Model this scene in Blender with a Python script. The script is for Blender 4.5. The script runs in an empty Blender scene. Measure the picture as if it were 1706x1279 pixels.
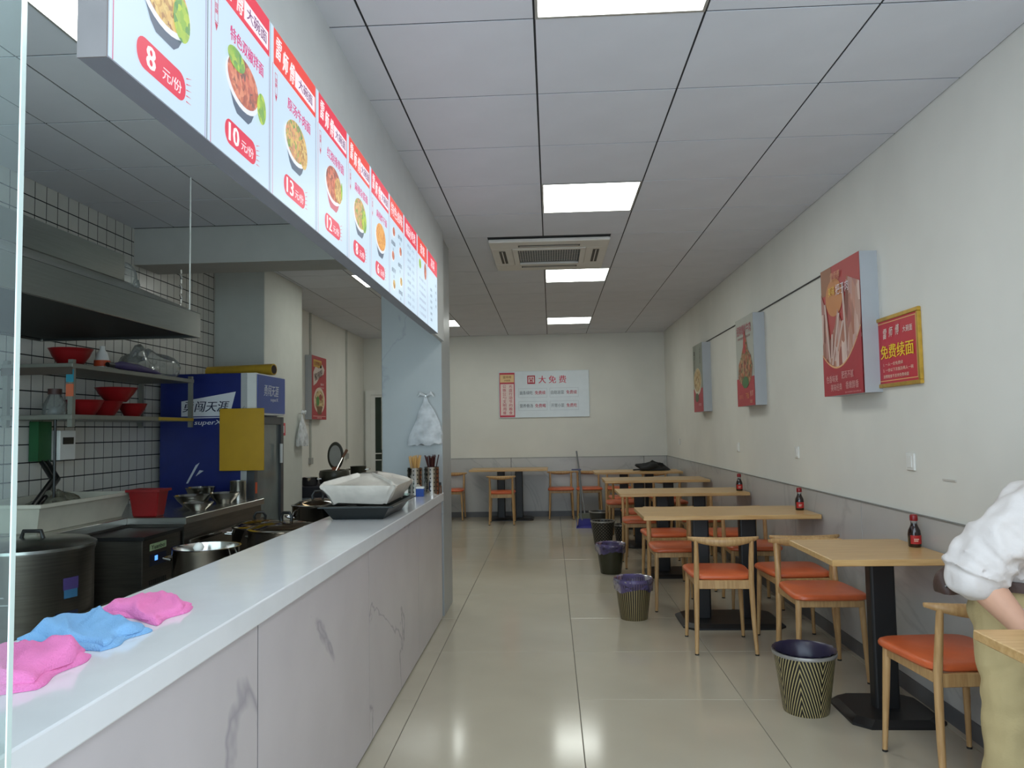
import bpy, math, random
from math import sin, cos, pi, sqrt, atan2
from mathutils import Vector, Matrix
random.seed(7)
C = bpy.context.scene.collection
R = math.radians

# ------------------------------------------------------------------ camera
sc = bpy.context.scene
pitch, yaw, roll = 0.05924170082546748, -0.05034462138379669, -0.0167917552790318
fw = Vector((sin(yaw)*cos(pitch), cos(yaw)*cos(pitch), sin(pitch)))
rt = Vector((cos(yaw), -sin(yaw), 0)); up = rt.cross(fw)
r2 = rt*cos(roll) + up*sin(roll); u2 = -rt*sin(roll) + up*cos(roll)
cam = bpy.data.cameras.new('camera'); cam.sensor_width = 36; cam.lens = 36*1262.83/1706
cam.clip_start = .02; cam.clip_end = 100
co = bpy.data.objects.new('camera', cam); C.objects.link(co)
M4 = Matrix.Identity(4)
for i in range(3):
    M4[i][0] = r2[i]; M4[i][1] = u2[i]; M4[i][2] = -fw[i]
M4[2][3] = 1.335
co.matrix_world = M4
sc.camera = co

# ------------------------------------------------------------------ world, exposure
W = bpy.data.worlds.new('sky'); sc.world = W; W.use_nodes = True
bg = W.node_tree.nodes['Background']; bg.inputs[0].default_value = (.72, .86, 1.0, 1); bg.inputs[1].default_value = 1.9
sc.view_settings.view_transform = 'Standard'; sc.view_settings.look = 'None'
sc.view_settings.gamma = 1; sc.view_settings.use_curve_mapping = False
sc.view_settings.exposure = 0.80
LAMP = 5.6          # ceiling panel strength
BOARD = .54        # back-lit menu strength

# ------------------------------------------------------------------ materials
def lin(c):
    return tuple(((x/255)/12.92 if x/255 <= .04045 else ((x/255+.055)/1.055)**2.4) for x in c)
MC = {}
def mat(name, c, rough=.5, metal=0, var=.06, scale=8, bump=0, spec=.5, bscale=60, c2=None, detail=3, stretch=None, coat=0, mix=None):
    if name in MC: return MC[name]
    m = bpy.data.materials.new(name); m.use_nodes = True; MC[name] = m
    nt = m.node_tree; N = nt.nodes; L = nt.links; b = N['Principled BSDF']
    c = lin(c); b.inputs['Roughness'].default_value = rough; b.inputs['Metallic'].default_value = metal
    b.inputs['Specular IOR Level'].default_value = spec; b.inputs['Coat Weight'].default_value = coat
    tc = N.new('ShaderNodeTexCoord'); mp = N.new('ShaderNodeMapping'); L.new(tc.outputs['Object'], mp.inputs[0])
    if stretch: mp.inputs['Scale'].default_value = stretch
    n = N.new('ShaderNodeTexNoise'); n.inputs['Scale'].default_value = scale; n.inputs['Detail'].default_value = detail
    L.new(mp.outputs[0], n.inputs['Vector'])
    r = N.new('ShaderNodeValToRGB')
    if c2 is None: ca, cb = tuple(x*(1-var) for x in c), tuple(min(1, x*(1+var)) for x in c)
    else: ca, cb = c, lin(c2)
    e0, e1 = mix or (.35, .65)
    r.color_ramp.elements[0].position = e0; r.color_ramp.elements[1].position = e1
    r.color_ramp.elements[0].color = (*ca, 1); r.color_ramp.elements[1].color = (*cb, 1)
    L.new(n.outputs[0], r.inputs[0]); L.new(r.outputs[0], b.inputs['Base Color'])
    if bump:
        n2 = N.new('ShaderNodeTexNoise'); n2.inputs['Scale'].default_value = bscale; L.new(mp.outputs[0], n2.inputs['Vector'])
        bp = N.new('ShaderNodeBump'); bp.inputs['Strength'].default_value = bump; bp.inputs['Distance'].default_value = .01
        L.new(n2.outputs[0], bp.inputs['Height']); L.new(bp.outputs[0], b.inputs['Normal'])
    return m
def emis(name, c, s):
    if name in MC: return MC[name]
    m = bpy.data.materials.new(name); m.use_nodes = True; MC[name] = m; nt = m.node_tree; N = nt.nodes
    b = N['Principled BSDF']; c = lin(c)
    b.inputs['Base Color'].default_value = tuple(x*.12 for x in c)+(1,); b.inputs['Roughness'].default_value = .4
    b.inputs['Emission Color'].default_value = (*c, 1); b.inputs['Emission Strength'].default_value = s
    return m
def marble(name, c, vein, rough, scale, rnd=True, vw=.03):
    m = mat(name, c, rough, 0, .03, 3); nt = m.node_tree; N = nt.nodes; L = nt.links; b = N['Principled BSDF']
    base = b.inputs['Base Color'].links[0].from_socket
    tc = N.new('ShaderNodeTexCoord'); mp = N.new('ShaderNodeMapping')
    L.new(tc.outputs['Object'], mp.inputs[0]); mp.inputs['Rotation'].default_value = (.4, .5, .6)
    oi = N.new('ShaderNodeObjectInfo'); cmb = N.new('ShaderNodeCombineXYZ'); mu = N.new('ShaderNodeMath'); mu.operation = 'MULTIPLY'; mu.inputs[1].default_value = 20
    L.new(oi.outputs['Random'], mu.inputs[0]); L.new(mu.outputs[0], cmb.inputs[0]); L.new(cmb.outputs[0], mp.inputs['Location'])
    w = N.new('ShaderNodeTexNoise'); w.inputs['Scale'].default_value = scale; w.inputs['Detail'].default_value = 6; w.inputs['Distortion'].default_value = 1.2
    L.new(mp.outputs[0], w.inputs[0])
    r = N.new('ShaderNodeValToRGB'); e = r.color_ramp.elements
    e[0].position = .5-vw; e[0].color = (0, 0, 0, 1); e[1].position = .5; e[1].color = (1, 1, 1, 1)
    k = e.new(.5+vw); k.color = (0, 0, 0, 1)
    L.new(w.outputs[0], r.inputs[0])
    mx = N.new('ShaderNodeMix'); mx.data_type = 'RGBA'; L.new(r.outputs[0], mx.inputs[0]); L.new(base, mx.inputs[6]); mx.inputs[7].default_value = (*lin(vein), 1)
    L.new(mx.outputs[2], b.inputs['Base Color'])
    return m
def food(name, cols, scale=45, em=0, stretch=(1, 1, 1)):
    if name in MC: return MC[name]
    m = bpy.data.materials.new(name); m.use_nodes = True; MC[name] = m; nt = m.node_tree; N = nt.nodes; L = nt.links; b = N['Principled BSDF']
    tc = N.new('ShaderNodeTexCoord'); mp = N.new('ShaderNodeMapping'); mp.inputs['Scale'].default_value = stretch; L.new(tc.outputs['Object'], mp.inputs[0])
    n0 = N.new('ShaderNodeTexNoise'); n0.inputs['Scale'].default_value = scale*.5; L.new(mp.outputs[0], n0.inputs[0])
    mm = N.new('ShaderNodeVectorMath'); mm.operation = 'MULTIPLY_ADD'; mm.inputs[1].default_value = (.03,)*3
    L.new(n0.outputs['Color'], mm.inputs[0]); L.new(mp.outputs[0], mm.inputs[2])
    v = N.new('ShaderNodeTexVoronoi'); v.inputs['Scale'].default_value = scale; L.new(mm.outputs[0], v.inputs[0])
    sp = N.new('ShaderNodeSeparateColor'); L.new(v.outputs['Color'], sp.inputs[0])
    r = N.new('ShaderNodeValToRGB'); r.color_ramp.interpolation = 'LINEAR'
    el = r.color_ramp.elements; el[0].position = 0; el[0].color = (*lin(cols[0]), 1); el[1].position = 1; el[1].color = (*lin(cols[-1]), 1)
    for i, c in enumerate(cols[1:-1]): q = el.new((i+1)/(len(cols)-1)); q.color = (*lin(c), 1)
    L.new(sp.outputs[0], r.inputs[0]); L.new(r.outputs[0], b.inputs['Base Color'])
    if em:
        L.new(r.outputs[0], b.inputs['Emission Color']); b.inputs['Emission Strength'].default_value = em
        b.inputs['Base Color'].links and L.remove(b.inputs['Base Color'].links[0]); b.inputs['Base Color'].default_value = (.1, .1, .1, 1)
    return m
def clearmat(name, tint, gloss_rough=.02, ior=1.45, milky=0, mcol=(230, 235, 235)):
    if name in MC: return MC[name]
    m = bpy.data.materials.new(name); m.use_nodes = True; MC[name] = m; nt = m.node_tree; N = nt.nodes; L = nt.links
    N.remove(N['Principled BSDF']); out = N['Material Output']
    t = N.new('ShaderNodeBsdfTransparent'); t.inputs[0].default_value = (*tint, 1)
    g = N.new('ShaderNodeBsdfGlossy'); g.inputs['Roughness'].default_value = gloss_rough
    f = N.new('ShaderNodeFresnel'); f.inputs[0].default_value = ior
    x = N.new('ShaderNodeMixShader'); L.new(f.outputs[0], x.inputs[0]); L.new(t.outputs[0], x.inputs[1]); L.new(g.outputs[0], x.inputs[2])
    last = x
    if milky:
        d = N.new('ShaderNodeBsdfDiffuse'); d.inputs[0].default_value = (*lin(mcol), 1)
        tl = N.new('ShaderNodeBsdfTranslucent'); tl.inputs[0].default_value = (*lin(mcol), 1)
        a = N.new('ShaderNodeMixShader'); a.inputs[0].default_value = .4; L.new(d.outputs[0], a.inputs[1]); L.new(tl.outputs[0], a.inputs[2])
        n = N.new('ShaderNodeTexNoise'); n.inputs['Scale'].default_value = 14; tc = N.new('ShaderNodeTexCoord'); L.new(tc.outputs['Object'], n.inputs[0])
        mu = N.new('ShaderNodeMath'); mu.operation = 'MULTIPLY'; mu.inputs[1].default_value = milky*2; L.new(n.outputs[0], mu.inputs[0])
        y = N.new('ShaderNodeMixShader'); L.new(mu.outputs[0], y.inputs[0]); L.new(x.outputs[0], y.inputs[1]); L.new(a.outputs[0], y.inputs[2]); last = y
    L.new(last.outputs[0], out.inputs[0])
    return m
def stripes(name, ca, cb, kind, freq, rough=.4):
    m = bpy.data.materials.new(name); m.use_nodes = True; nt = m.node_tree; N = nt.nodes; L = nt.links; b = N['Principled BSDF']
    tc = N.new('ShaderNodeTexCoord'); s = N.new('ShaderNodeSeparateXYZ'); L.new(tc.outputs['Object'], s.inputs[0])
    def mth(op, a, b_=None, c_=None):
        q = N.new('ShaderNodeMath'); q.operation = op
        for i, z in enumerate((a, b_, c_)):
            if z is None: continue
            if isinstance(z, (int, float)): q.inputs[i].default_value = z
            else: L.new(z, q.inputs[i])
        return q.outputs[0]
    ang = mth('ARCTAN2', s.outputs[0], s.outputs[1])
    if kind == 'v': v = mth('SINE', mth('MULTIPLY', ang, freq))
    elif kind == 'chev':
        t = mth('PINGPONG', mth('ADD', ang, 10), pi/4)
        v = mth('SINE', mth('ADD', mth('MULTIPLY', t, freq), mth('MULTIPLY', s.outputs[2], freq*2.6)))
    else:
        v = mth('MULTIPLY', mth('SINE', mth('MULTIPLY', ang, freq)), mth('SINE', mth('MULTIPLY', s.outputs[2], freq*9)))
    r = N.new('ShaderNodeValToRGB'); r.color_ramp.elements[0].position = .62; r.color_ramp.elements[1].position = .78
    r.color_ramp.elements[0].color = (*lin(ca), 1); r.color_ramp.elements[1].color = (*lin(cb), 1)
    L.new(mth('MULTIPLY_ADD', v, .5, .5), r.inputs[0]); L.new(r.outputs[0], b.inputs['Base Color']); b.inputs['Roughness'].default_value = rough
    return m

WHITE = mat('white_wall_paint', (222, 221, 213), .75, var=.03, scale=2)
CEIL = mat('ceiling_board', (210, 212, 219), .8, var=.02, scale=4)
DARK = mat('dark_gap', (40, 42, 45), .8)
GROUT = mat('floor_grout', (95, 90, 82), .8)
FLOOR = mat('floor_tile_polished', (184, 175, 156), .13, var=.05, scale=1.5, spec=.5)
WAIN = marble('grey_marble_tile', (184, 183, 180), (170, 169, 167), .3, .9, vw=.02)
CMARB = marble('white_marble_panel', (192, 184, 186), (160, 154, 160), .18, .55, vw=.007)
CTOP = mat('white_stone_top', (222, 222, 224), .12, var=.02)
COLM = marble('bluegrey_marble', (158, 161, 161), (146, 149, 151), .3, .7, vw=.01)
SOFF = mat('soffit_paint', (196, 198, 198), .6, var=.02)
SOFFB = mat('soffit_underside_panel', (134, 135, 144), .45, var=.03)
STEEL = mat('brushed_steel', (186, 186, 180), .27, 1, .04, 6, stretch=(1, 1, 30))
STEELD = mat('dark_kitchen_steel', (120, 115, 108), .38, 1, .1, 6, stretch=(1, 1, 20))
SHINY = mat('polished_steel', (200, 196, 190), .14, 1, .05)
BLACK = mat('black_enamel', (22, 22, 22), .4, var=.1)
BLACKM = mat('black_metal_base', (26, 26, 27), .45, var=.1)
SOOT = mat('sooty_hood_inside', (20, 22, 20), .6, var=.2)
OAK = mat('light_oak_top', (206, 170, 116), .32, var=.08, scale=5, stretch=(1, 14, 14), c2=(190, 150, 96))
OAKE = mat('oak_edge_band', (188, 140, 84), .4, var=.1, scale=10)
BEECH = mat('beech_chair_wood', (196, 158, 108), .38, scale=7, stretch=(12, 12, 1), c2=(176, 136, 88))
ORANGE = mat('orange_leatherette', (208, 100, 56), .33, var=.06, scale=12, bump=.08, bscale=180)
RED = mat('red_plastic', (134, 22, 25), .3, var=.08)
REDP = mat('sign_red', (196, 44, 58), .4, var=.03)
WPL = mat('white_plastic', (225, 225, 220), .4, var=.02)
GREYP = mat('grey_plastic', (120, 122, 124), .5)
CABLE = mat('dark_cable', (60, 60, 60), .6)
ALU = mat('pale_metal_trim', (190, 190, 188), .35, .6)
TILEW = mat('white_wall_tile', (206, 204, 196), .25, var=.04, scale=5)
TGROUT = mat('black_tile_grout', (18, 18, 18), .8)

# ------------------------------------------------------------------ mesh helpers
class MB:
    def __init__(s): s.v = []; s.f = []; s.m = []; s.cur = 0
    def add(s, vs, fs):
        o = len(s.v); s.v += [tuple(x) for x in vs]; s.f += [tuple(i+o for i in f) for f in fs]; s.m += [s.cur]*len(fs); return s
    def mi(s, i): s.cur = i; return s
    def box(s, x0, y0, z0, x1, y1, z1):
        return s.add([(x0,y0,z0),(x1,y0,z0),(x1,y1,z0),(x0,y1,z0),(x0,y0,z1),(x1,y0,z1),(x1,y1,z1),(x0,y1,z1)],
                     [(0,3,2,1),(4,5,6,7),(0,1,5,4),(1,2,6,5),(2,3,7,6),(3,0,4,7)])
    def prism(s, pts, z0, z1, pts2=None):
        n = len(pts); p2 = pts2 or pts
        return s.add([(x,y,z0) for x,y in pts]+[(x,y,z1) for x,y in p2], [tuple(range(n-1,-1,-1)), tuple(range(n,2*n))]+[(i,(i+1)%n,n+(i+1)%n,n+i) for i in range(n)])
    def tube(s, path, r, n=10, cap=True):
        P = [Vector(p) for p in path]; rr = r if isinstance(r, (list, tuple)) else [r]*len(P)
        vs = []; fs = []; ref = None
        for i, p in enumerate(P):
            d = (P[min(i+1, len(P)-1)]-P[max(i-1, 0)]).normalized()
            if ref is None: ref = Vector((0,0,1)) if abs(d.z) < .9 else Vector((1,0,0))
            a = d.cross(ref).normalized(); b = a.cross(d).normalized(); ref = b
            for k in range(n):
                t = 2*pi*k/n; vs.append(p + (a*cos(t)+b*sin(t))*rr[i])
        for i in range(len(P)-1):
            for k in range(n):
                k2 = (k+1) % n; fs.append((i*n+k, (i+1)*n+k, (i+1)*n+k2, i*n+k2))
        if cap: fs += [tuple(range(n)), tuple(range(len(vs)-1, len(vs)-n-1, -1))]
        return s.add(vs, fs)
    def lathe(s, prof, c=(0,0,0), n=28, closed=False):
        vs = []; fs = []
        for r, z in prof:
            for k in range(n):
                t = 2*pi*k/n; vs.append((c[0]+r*cos(t), c[1]+r*sin(t), c[2]+z))
        m = len(prof)
        for i in range(m-1):
            for k in range(n):
                k2 = (k+1) % n; fs.append((i*n+k, i*n+k2, (i+1)*n+k2, (i+1)*n+k))
        if prof[0][0] > 1e-4 and not closed: fs.append(tuple(range(n-1, -1, -1)))
        if prof[-1][0] > 1e-4 and not closed: fs.append(tuple(range((m-1)*n, m*n)))
        return s.add(vs, fs)
    def ell(s, c, r, nu=16, nv=10):
        return s.lathe([(sin(pi*i/nv)*1.0+1e-5, -cos(pi*i/nv)) for i in range(nv+1)], n=nu).scale_last(nu*(nv+1), r, c)
    def scale_last(s, k, r, c):
        for i in range(len(s.v)-k, len(s.v)):
            x, y, z = s.v[i]; s.v[i] = (c[0]+x*r[0], c[1]+y*r[1], c[2]+z*r[2])
        return s
    def xf(s, M):
        s.v = [tuple(M @ Vector(p)) for p in s.v]; return s
    def build(s, name, mats, parent=None, smooth=False, bev=0, seg=1, sub=0, w=False, **kw):
        me = bpy.data.meshes.new(name)
        vs = s.v
        if w and parent is not None:
            root = parent
            off = Vector(root.location)
            if root.parent: off = off + Vector(root.parent.location)
            vs = [tuple(Vector(p)-off) for p in vs]
        me.from_pydata(vs, [], s.f); me.update()
        if not isinstance(mats, (list, tuple)): mats = [mats]
        for m in mats: me.materials.append(m)
        if len(mats) > 1: me.polygons.foreach_set('material_index', s.m)
        if smooth:
            me.shade_smooth(); me.set_sharp_from_angle(angle=R(smooth if smooth is not True else 40))
        o = bpy.data.objects.new(name, me); C.objects.link(o)
        if parent is not None: o.parent = parent
        if bev:
            b = o.modifiers.new('bevel', 'BEVEL'); b.width = bev; b.segments = seg; b.limit_method = 'ANGLE'; b.angle_limit = R(40)
        if sub:
            b = o.modifiers.new('sub', 'SUBSURF'); b.levels = sub; b.render_levels = sub
        for k, v in kw.items(): o[k] = v
        return o
def thing(name, label, cat, loc=(0,0,0), rz=0, group=None):
    o = bpy.data.objects.new(name, None); C.objects.link(o); o.empty_display_size = .05
    o.location = loc; o.rotation_euler = (0,0,rz); o['label'] = label; o['category'] = cat
    if group: o['group'] = group
    return o
def tag(o, label, cat, group=None):
    o['label'] = label; o['category'] = cat
    if group: o['group'] = group
    return o
def dup(root, loc, rz=0, label=None, group=None):
    r = root.copy(); C.objects.link(r); r.location = loc; r.rotation_euler = (0,0,rz)
    if label: r['label'] = label
    if group: r['group'] = group
    for ch in list(root.children):
        c = ch.copy(); C.objects.link(c); c.parent = r
        for g in ch.children:
            d = g.copy(); C.objects.link(d); d.parent = c
    return r
def struct(name, mb, m, parent=None, **k):
    return mb.build(name, m, parent, kind='structure', **k)
def bx(*a): return MB().box(*a)
def rrect(w, h, r, n=5, cx=0, cy=0):
    p = []
    for (sx, sy, a0) in ((1,-1,-90),(1,1,0),(-1,1,90),(-1,-1,180)):
        for i in range(n+1):
            a = R(a0+90*i/n); p.append((cx+sx*(w/2-r)+r*cos(a), cy+sy*(h/2-r)+r*sin(a)))
    return p

# flat print on a plane: words, bands, pictures
TXT = {}
def textmesh(s, bold):
    k = (s, bold)
    if k not in TXT:
        c = bpy.data.curves.new('text', 'FONT'); c.body = s; c.size = 1; c.offset = 0; c.resolution_u = 2
        o = bpy.data.objects.new('text', c); C.objects.link(o)
        bpy.context.view_layer.update()
        me = bpy.data.meshes.new_from_object(o.evaluated_get(bpy.context.evaluated_depsgraph_get()))
        vs = [tuple(v.co) for v in me.vertices]; fs = [tuple(p.vertices) for p in me.polygons]
        bpy.data.objects.remove(o); bpy.data.curves.remove(c); bpy.data.meshes.remove(me)
        TXT[k] = (vs, fs)
    return TXT[k]
class Face:
    def __init__(s, parent, O, u, v, em=0):
        s.p = parent; s.O = Vector(O); s.u = Vector(u); s.v = Vector(v); s.n = s.u.cross(s.v); s.em = em; s.b = {}
    def mt(s, c):
        if not isinstance(c, tuple): return c
        nm = ('lit_print' if s.em else 'print')+'_%d_%d_%d' % c
        return emis(nm, c, s.em) if s.em else mat(nm, c, .45, var=.02)
    def put(s, name, pts, faces, c, layer):
        m = s.mt(c); mb = s.b.setdefault((name, m.name), (MB(), m))[0]
        mb.add([s.O+s.u*a+s.v*b+s.n*(.0012*layer) for a, b in pts], faces)
    def poly(s, name, pts, c, layer=1): s.put(name, pts, [tuple(range(len(pts)))], c, layer)
    def rect(s, name, a, b, c_, d, c, layer=1): s.poly(name, [(a,b),(c_,b),(c_,d),(a,d)], c, layer)
    def ell(s, name, cu, cv, ru, rv, c, layer=1, a0=0, a1=360, n=28):
        s.poly(name, [(cu+ru*cos(R(a0+(a1-a0)*i/n)), cv+rv*sin(R(a0+(a1-a0)*i/n))) for i in range(n if a1-a0 == 360 else n+1)], c, layer)
    def frame(s, name, a, b, c_, d, t, c, layer=1):
        s.rect(name, a, b, c_, b+t, c, layer); s.rect(name, a, d-t, c_, d, c, layer); s.rect(name, a, b+t, a+t, d-t, c, layer); s.rect(name, c_-t, b+t, c_, d-t, c, layer)
    def text(s, t, cu, cv, h, c, layer=2, w=None, bold=.012, shear=0, rot=0, name='lettering'):
        vs, fs = textmesh(t, bold)
        x0 = min(v[0] for v in vs); x1 = max(v[0] for v in vs); y0 = min(v[1] for v in vs); y1 = max(v[1] for v in vs)
        k = h/(y1-y0); kx = (w/(x1-x0)) if w else k
        pts = []
        for v in vs:
            a = (v[0]-(x0+x1)/2)*kx; b = (v[1]-(y0+y1)/2)*k; a += b*shear
            pts.append((cu+a*cos(rot)-b*sin(rot), cv+a*sin(rot)+b*cos(rot)))
        dx = bold*h*.9
        for k_, q in enumerate((-dx, dx) if bold > .004 else (0,)): s.put(name, [(a+q, b) for a, b in pts], fs, c, layer+.3*k_)
    def vtext(s, t, cu, cv, h, c, layer=2, name='lettering', gap=1.15):
        n = len(t)
        for i, ch in enumerate(t): s.text(ch, cu, cv+(n-1)/2*h*gap-i*h*gap, h, c, layer, w=h, name=name)
    def done(s):
        for (name, _), (mb, m) in s.b.items(): mb.build(name, m, s.p, w=True)

# ------------------------------------------------------------------ room shell
YB = 11.65; XR = 1.755; XL = -2.90; ZC = 2.782; YF = .9
floor = struct('floor', bx(XL-.2, -1.5, -.08, XR+.2, YB+.1, -.004), GROUT)
def tile_mesh(w, l, t, name, m):
    e = .0015
    mb = MB(); mb.prism([(0,0),(w,0),(w,l),(0,l)], 0, t-e); mb.prism([(0,0),(w,0),(w,l),(0,l)], t-e, t, [(e,e),(w-e,e),(w-e,l-e),(e,l-e)])
    o = mb.build(name, m); me = o.data; bpy.data.objects.remove(o); return me
FT = {}
def ftile(x0, x1, y0, y1):
    k = (round(x1-x0, 3), round(y1-y0, 3))
    if k not in FT: FT[k] = tile_mesh(k[0]-.003, k[1]-.003, .004, 'floor_tile', FLOOR)
    o = bpy.data.objects.new('floor_tile', FT[k]); C.objects.link(o); o.parent = floor; o.location = (x0+.0015, y0+.0015, -.004)
xs = [-2.9, -2.29, -1.49, -.69, .11, .91, 1.71, 1.755]
for i in range(len(xs)-1):
    long = xs[i] == -.69
    ys = [-.97+.8*k for k in range(16)] + [YB]
    if long: ys = [-.17+1.6*k for k in range(8)] + [YB]
    for a, b in zip(ys, ys[1:]):
        if b-a > .02: ftile(xs[i], xs[i+1], a, b)
ceiling = struct('ceiling', bx(XL-.2, YF, ZC+.003, XR+.2, YB+.1, ZC+.1), DARK)
CT = {}
def ctile(x0, x1, y0, y1):
    w = x1-x0; l = y1-y0; gx, gy = .0085, .010
    k = (round(w, 2), round(l, 2))
    if k not in CT:
        mb = MB().prism([(0,0),(w-gx,0),(w-gx,l-gy),(0,l-gy)], 0, .003)
        o = mb.build('ceiling_tile', CEIL); CT[k] = o.data; bpy.data.objects.remove(o)
    o = bpy.data.objects.new('ceiling_tile', CT[k]); C.objects.link(o); o.parent = ceiling; o.location = (x0+gx/2, y0+gy/2, ZC)
yg = [.9, 1.39, 1.997] + [2.604+.607*k for k in range(15)] + [YB]
def cx(k): return -.031+.6*k
LIT = [(-.031, 1.997), (-.031, 4.425), (-.031, 6.853), (-.031, 9.888), (-1.831, 9.888), (-1.831, 6.853)]
def is_lit(x, y): return any(abs(x-a) < .02 and abs(y-b) < .02 for a, b in LIT)
lights = []
for k in range(-5, 3):
    x0, x1 = max(cx(k), XL), min(cx(k+1), XR)
    for a, b in zip(yg, yg[1:]):
        if x1 <= -.83 and a < 5.1: continue
        if -1 > x1 > -1.3 and 0: continue
        if is_lit(x0, a): lights.append((x0, a, x1, b)); continue
        if -.64 < x0 < .5 and 5.6 < a < 6.6: continue       # air conditioner cassette
        xa = x0
        if b < 5.1 and x0 < -.83 < x1: xa = -.775
        ctile(xa, x1, a, b)
# area around the cassette
ctile(-.631, -.45, 5.639, 6.853); ctile(.475, .569, 5.639, 6.853); ctile(-.45, .475, 6.72, 6.853)
ky = [.9, 1.50, 2.104, 2.711, 3.318, 3.925, 4.51, 5.1]
kx = [XL, -2.605, -2.31, -2.01, -1.72, -1.43, -1.14, -.86]
for i in range(7):
    for a, b in zip(ky, ky[1:]):
        if abs(a-2.104) < .01 and i in (4, 5): continue
        ctile(kx[i], kx[i+1], a, b)
lights.append((-1.72, 2.104, -1.14, 2.711))
LP = emis('light_diffuser', (247, 252, 245), LAMP)
LABL = ['bright square ceiling light panel nearest the camera, cut by the top edge', 'square ceiling light panel in front of the air conditioner',
        'square ceiling light panel just behind the air conditioner', 'farthest square ceiling light panel over the dining aisle',
        'square ceiling light panel beside the marble column, above back left', 'small sliver of light panel seen under the menu board',
        'large ceiling light panel above the kitchen at top left']
def nearest_label(x, y):
    t = {(-.0, 2): 0, (-.0, 4): 1, (-.0, 6): 2, (-.0, 9): 3, (-2, 9): 4, (-2, 6): 5, (-2, 2): 6}
    return LABL[t[(-2 if x < -1 else -0., int(y+.12))]]
for (x0, y0, x1, y1) in lights:
    idx = {1: 0, 2: 0, 4: 1, 6: 2, 9: 3}[int(y0)] if x0 > -1 else {2: 6, 6: 5, 9: 4}[int(y0)]
    t = thing('ceiling_light', LABL[idx], 'ceiling light', (x0, y0, ZC-.003), group='square light panels in the ceiling')
    w, l = x1-x0, y1-y0
    fr = MB(); b = .014
    fr.box(.003, .002, 0, w-.003, b, .014).box(.003, l-b, 0, w-.003, l-.002, .014).box(.003, b, 0, b, l-b, .014).box(w-b, b, 0, w-.003, l-b, .014)
    fr.build('light_frame', ALU, t)
    bx(b, b, .002, w-b, l-b, .01).build('diffuser', LP, t)
# walls
def wall(name, *a, m=WHITE): return struct(name, bx(*a), m)
wr = wall('wall_right', XR, -.3, 0, XR+.15, YB+.1, ZC+.1)
wb = wall('wall_back', XL-.1, YB, 0, XR, YB+.15, ZC+.1)
wl = wall('wall_left', XL-.15, YF, 0, XL, YB, ZC+.1)
# wainscot tiles right and back
def wains(parent, x0, y0, x1, y1, z0, z1):
    o = bx(x0, y0, z0, x1, y1, z1).build('wainscot_tile', WAIN, parent, bev=.0015)
ZW = .89
for a, b in zip([.0, .65, 1.85, 3.02, 4.423, 5.60, 6.79, 7.99, 9.19, 10.39], [.65, 1.85, 3.02, 4.423, 5.60, 6.79, 7.99, 9.19, 10.39, YB]):
    wains(wr, XR-.01, a+.003, XR, b-.003, .08, ZW)
for a, b in zip([-2.0, -.62, .40, 1.40], [-.62, .40, 1.40, XR-.01]):
    wains(wb, a+.003, YB-.01, b-.003, YB, .08, ZW)
struct('trim_11', bx(XR-.003, 0, .08, XR, YB, ZW), DARK); struct('trim_12', bx(-2.0, YB-.003, .08, XR, YB, ZW), DARK)
struct('baseboard_right', bx(XR-.014, 0, 0, XR, YB-.014, .08), mat('dark_grey_skirting', (96, 96, 98), .4))
struct('baseboard_back', bx(-2.0, YB-.014, 0, XR-.014, YB, .08), MC['dark_grey_skirting'])
struct('trim_1', bx(XR-.014, 0, ZW, XR, YB-.014, ZW+.006), mat('grey_top_trim', (128, 128, 124), .5))
struct('trim_2', bx(-2.0, YB-.014, ZW, XR-.014, YB, ZW+.006), MC['grey_top_trim'])
struct('trim_3', bx(-2.885, YB-.012, .08, -2.0, YB, ZW), WAIN)

# kitchen wall tiles (100 mm, black grout)
back = struct('trim_4', bx(XL, YF, 0, XL+.004, 6.38, ZC), TGROUT)
n_t = 0
tm = None
rest = MB()
def tilebox(mb, y, z): mb.box(0, y+.0035, z+.003, .0015, y+.0955, z+.0955)
for iz in range(28):
    for iy in range(55):
        y = YF+iy*.0995; z = iz*.0995
        if y+.097 > 6.39: continue
        vis = (y > 3.6 and 1.0 < z < 1.72) or (y > 4.05 and z > 2.08)
        if vis and n_t < 300 and z+.097 < ZC:
            if tm is None:
                q = MB(); tilebox(q, 0, 0); o = q.build('wall_tile', TILEW, back); tm = o.data
            else:
                o = bpy.data.objects.new('wall_tile', tm); C.objects.link(o); o.parent = back
            o.location = (XL+.004, y, z); n_t += 1
        else: rest.box(XL+.004, y+.0035, z+.003, XL+.0055, y+.0955, min(z+.0955, ZC-.001))
rest.build('more_wall_tiles', TILEW, back, kind='stuff')

# pillar, beam, soffit, column
struct('trim_5', bx(XL, 6.4, 0, -2.46, 7.4, ZC), mat('pillar_paint', (196, 198, 190), .7, var=.02), bev=.004)
struct('trim_6', bx(XL, 5.11, 2.525, -.84, 5.44, ZC), mat('beam_paint', (176, 174, 168), .7, var=.02))
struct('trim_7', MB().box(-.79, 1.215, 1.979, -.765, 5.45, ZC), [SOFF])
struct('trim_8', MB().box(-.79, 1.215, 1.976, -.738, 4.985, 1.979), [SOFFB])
colm = struct('trim_9', bx(-1.235, 5.5, 0, -.79, 5.95, ZC), COLM, bev=.003)
struct('trim_10', bx(-.79, 5.45, 1.975, -.79, 5.5, ZC), SOFF)

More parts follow.
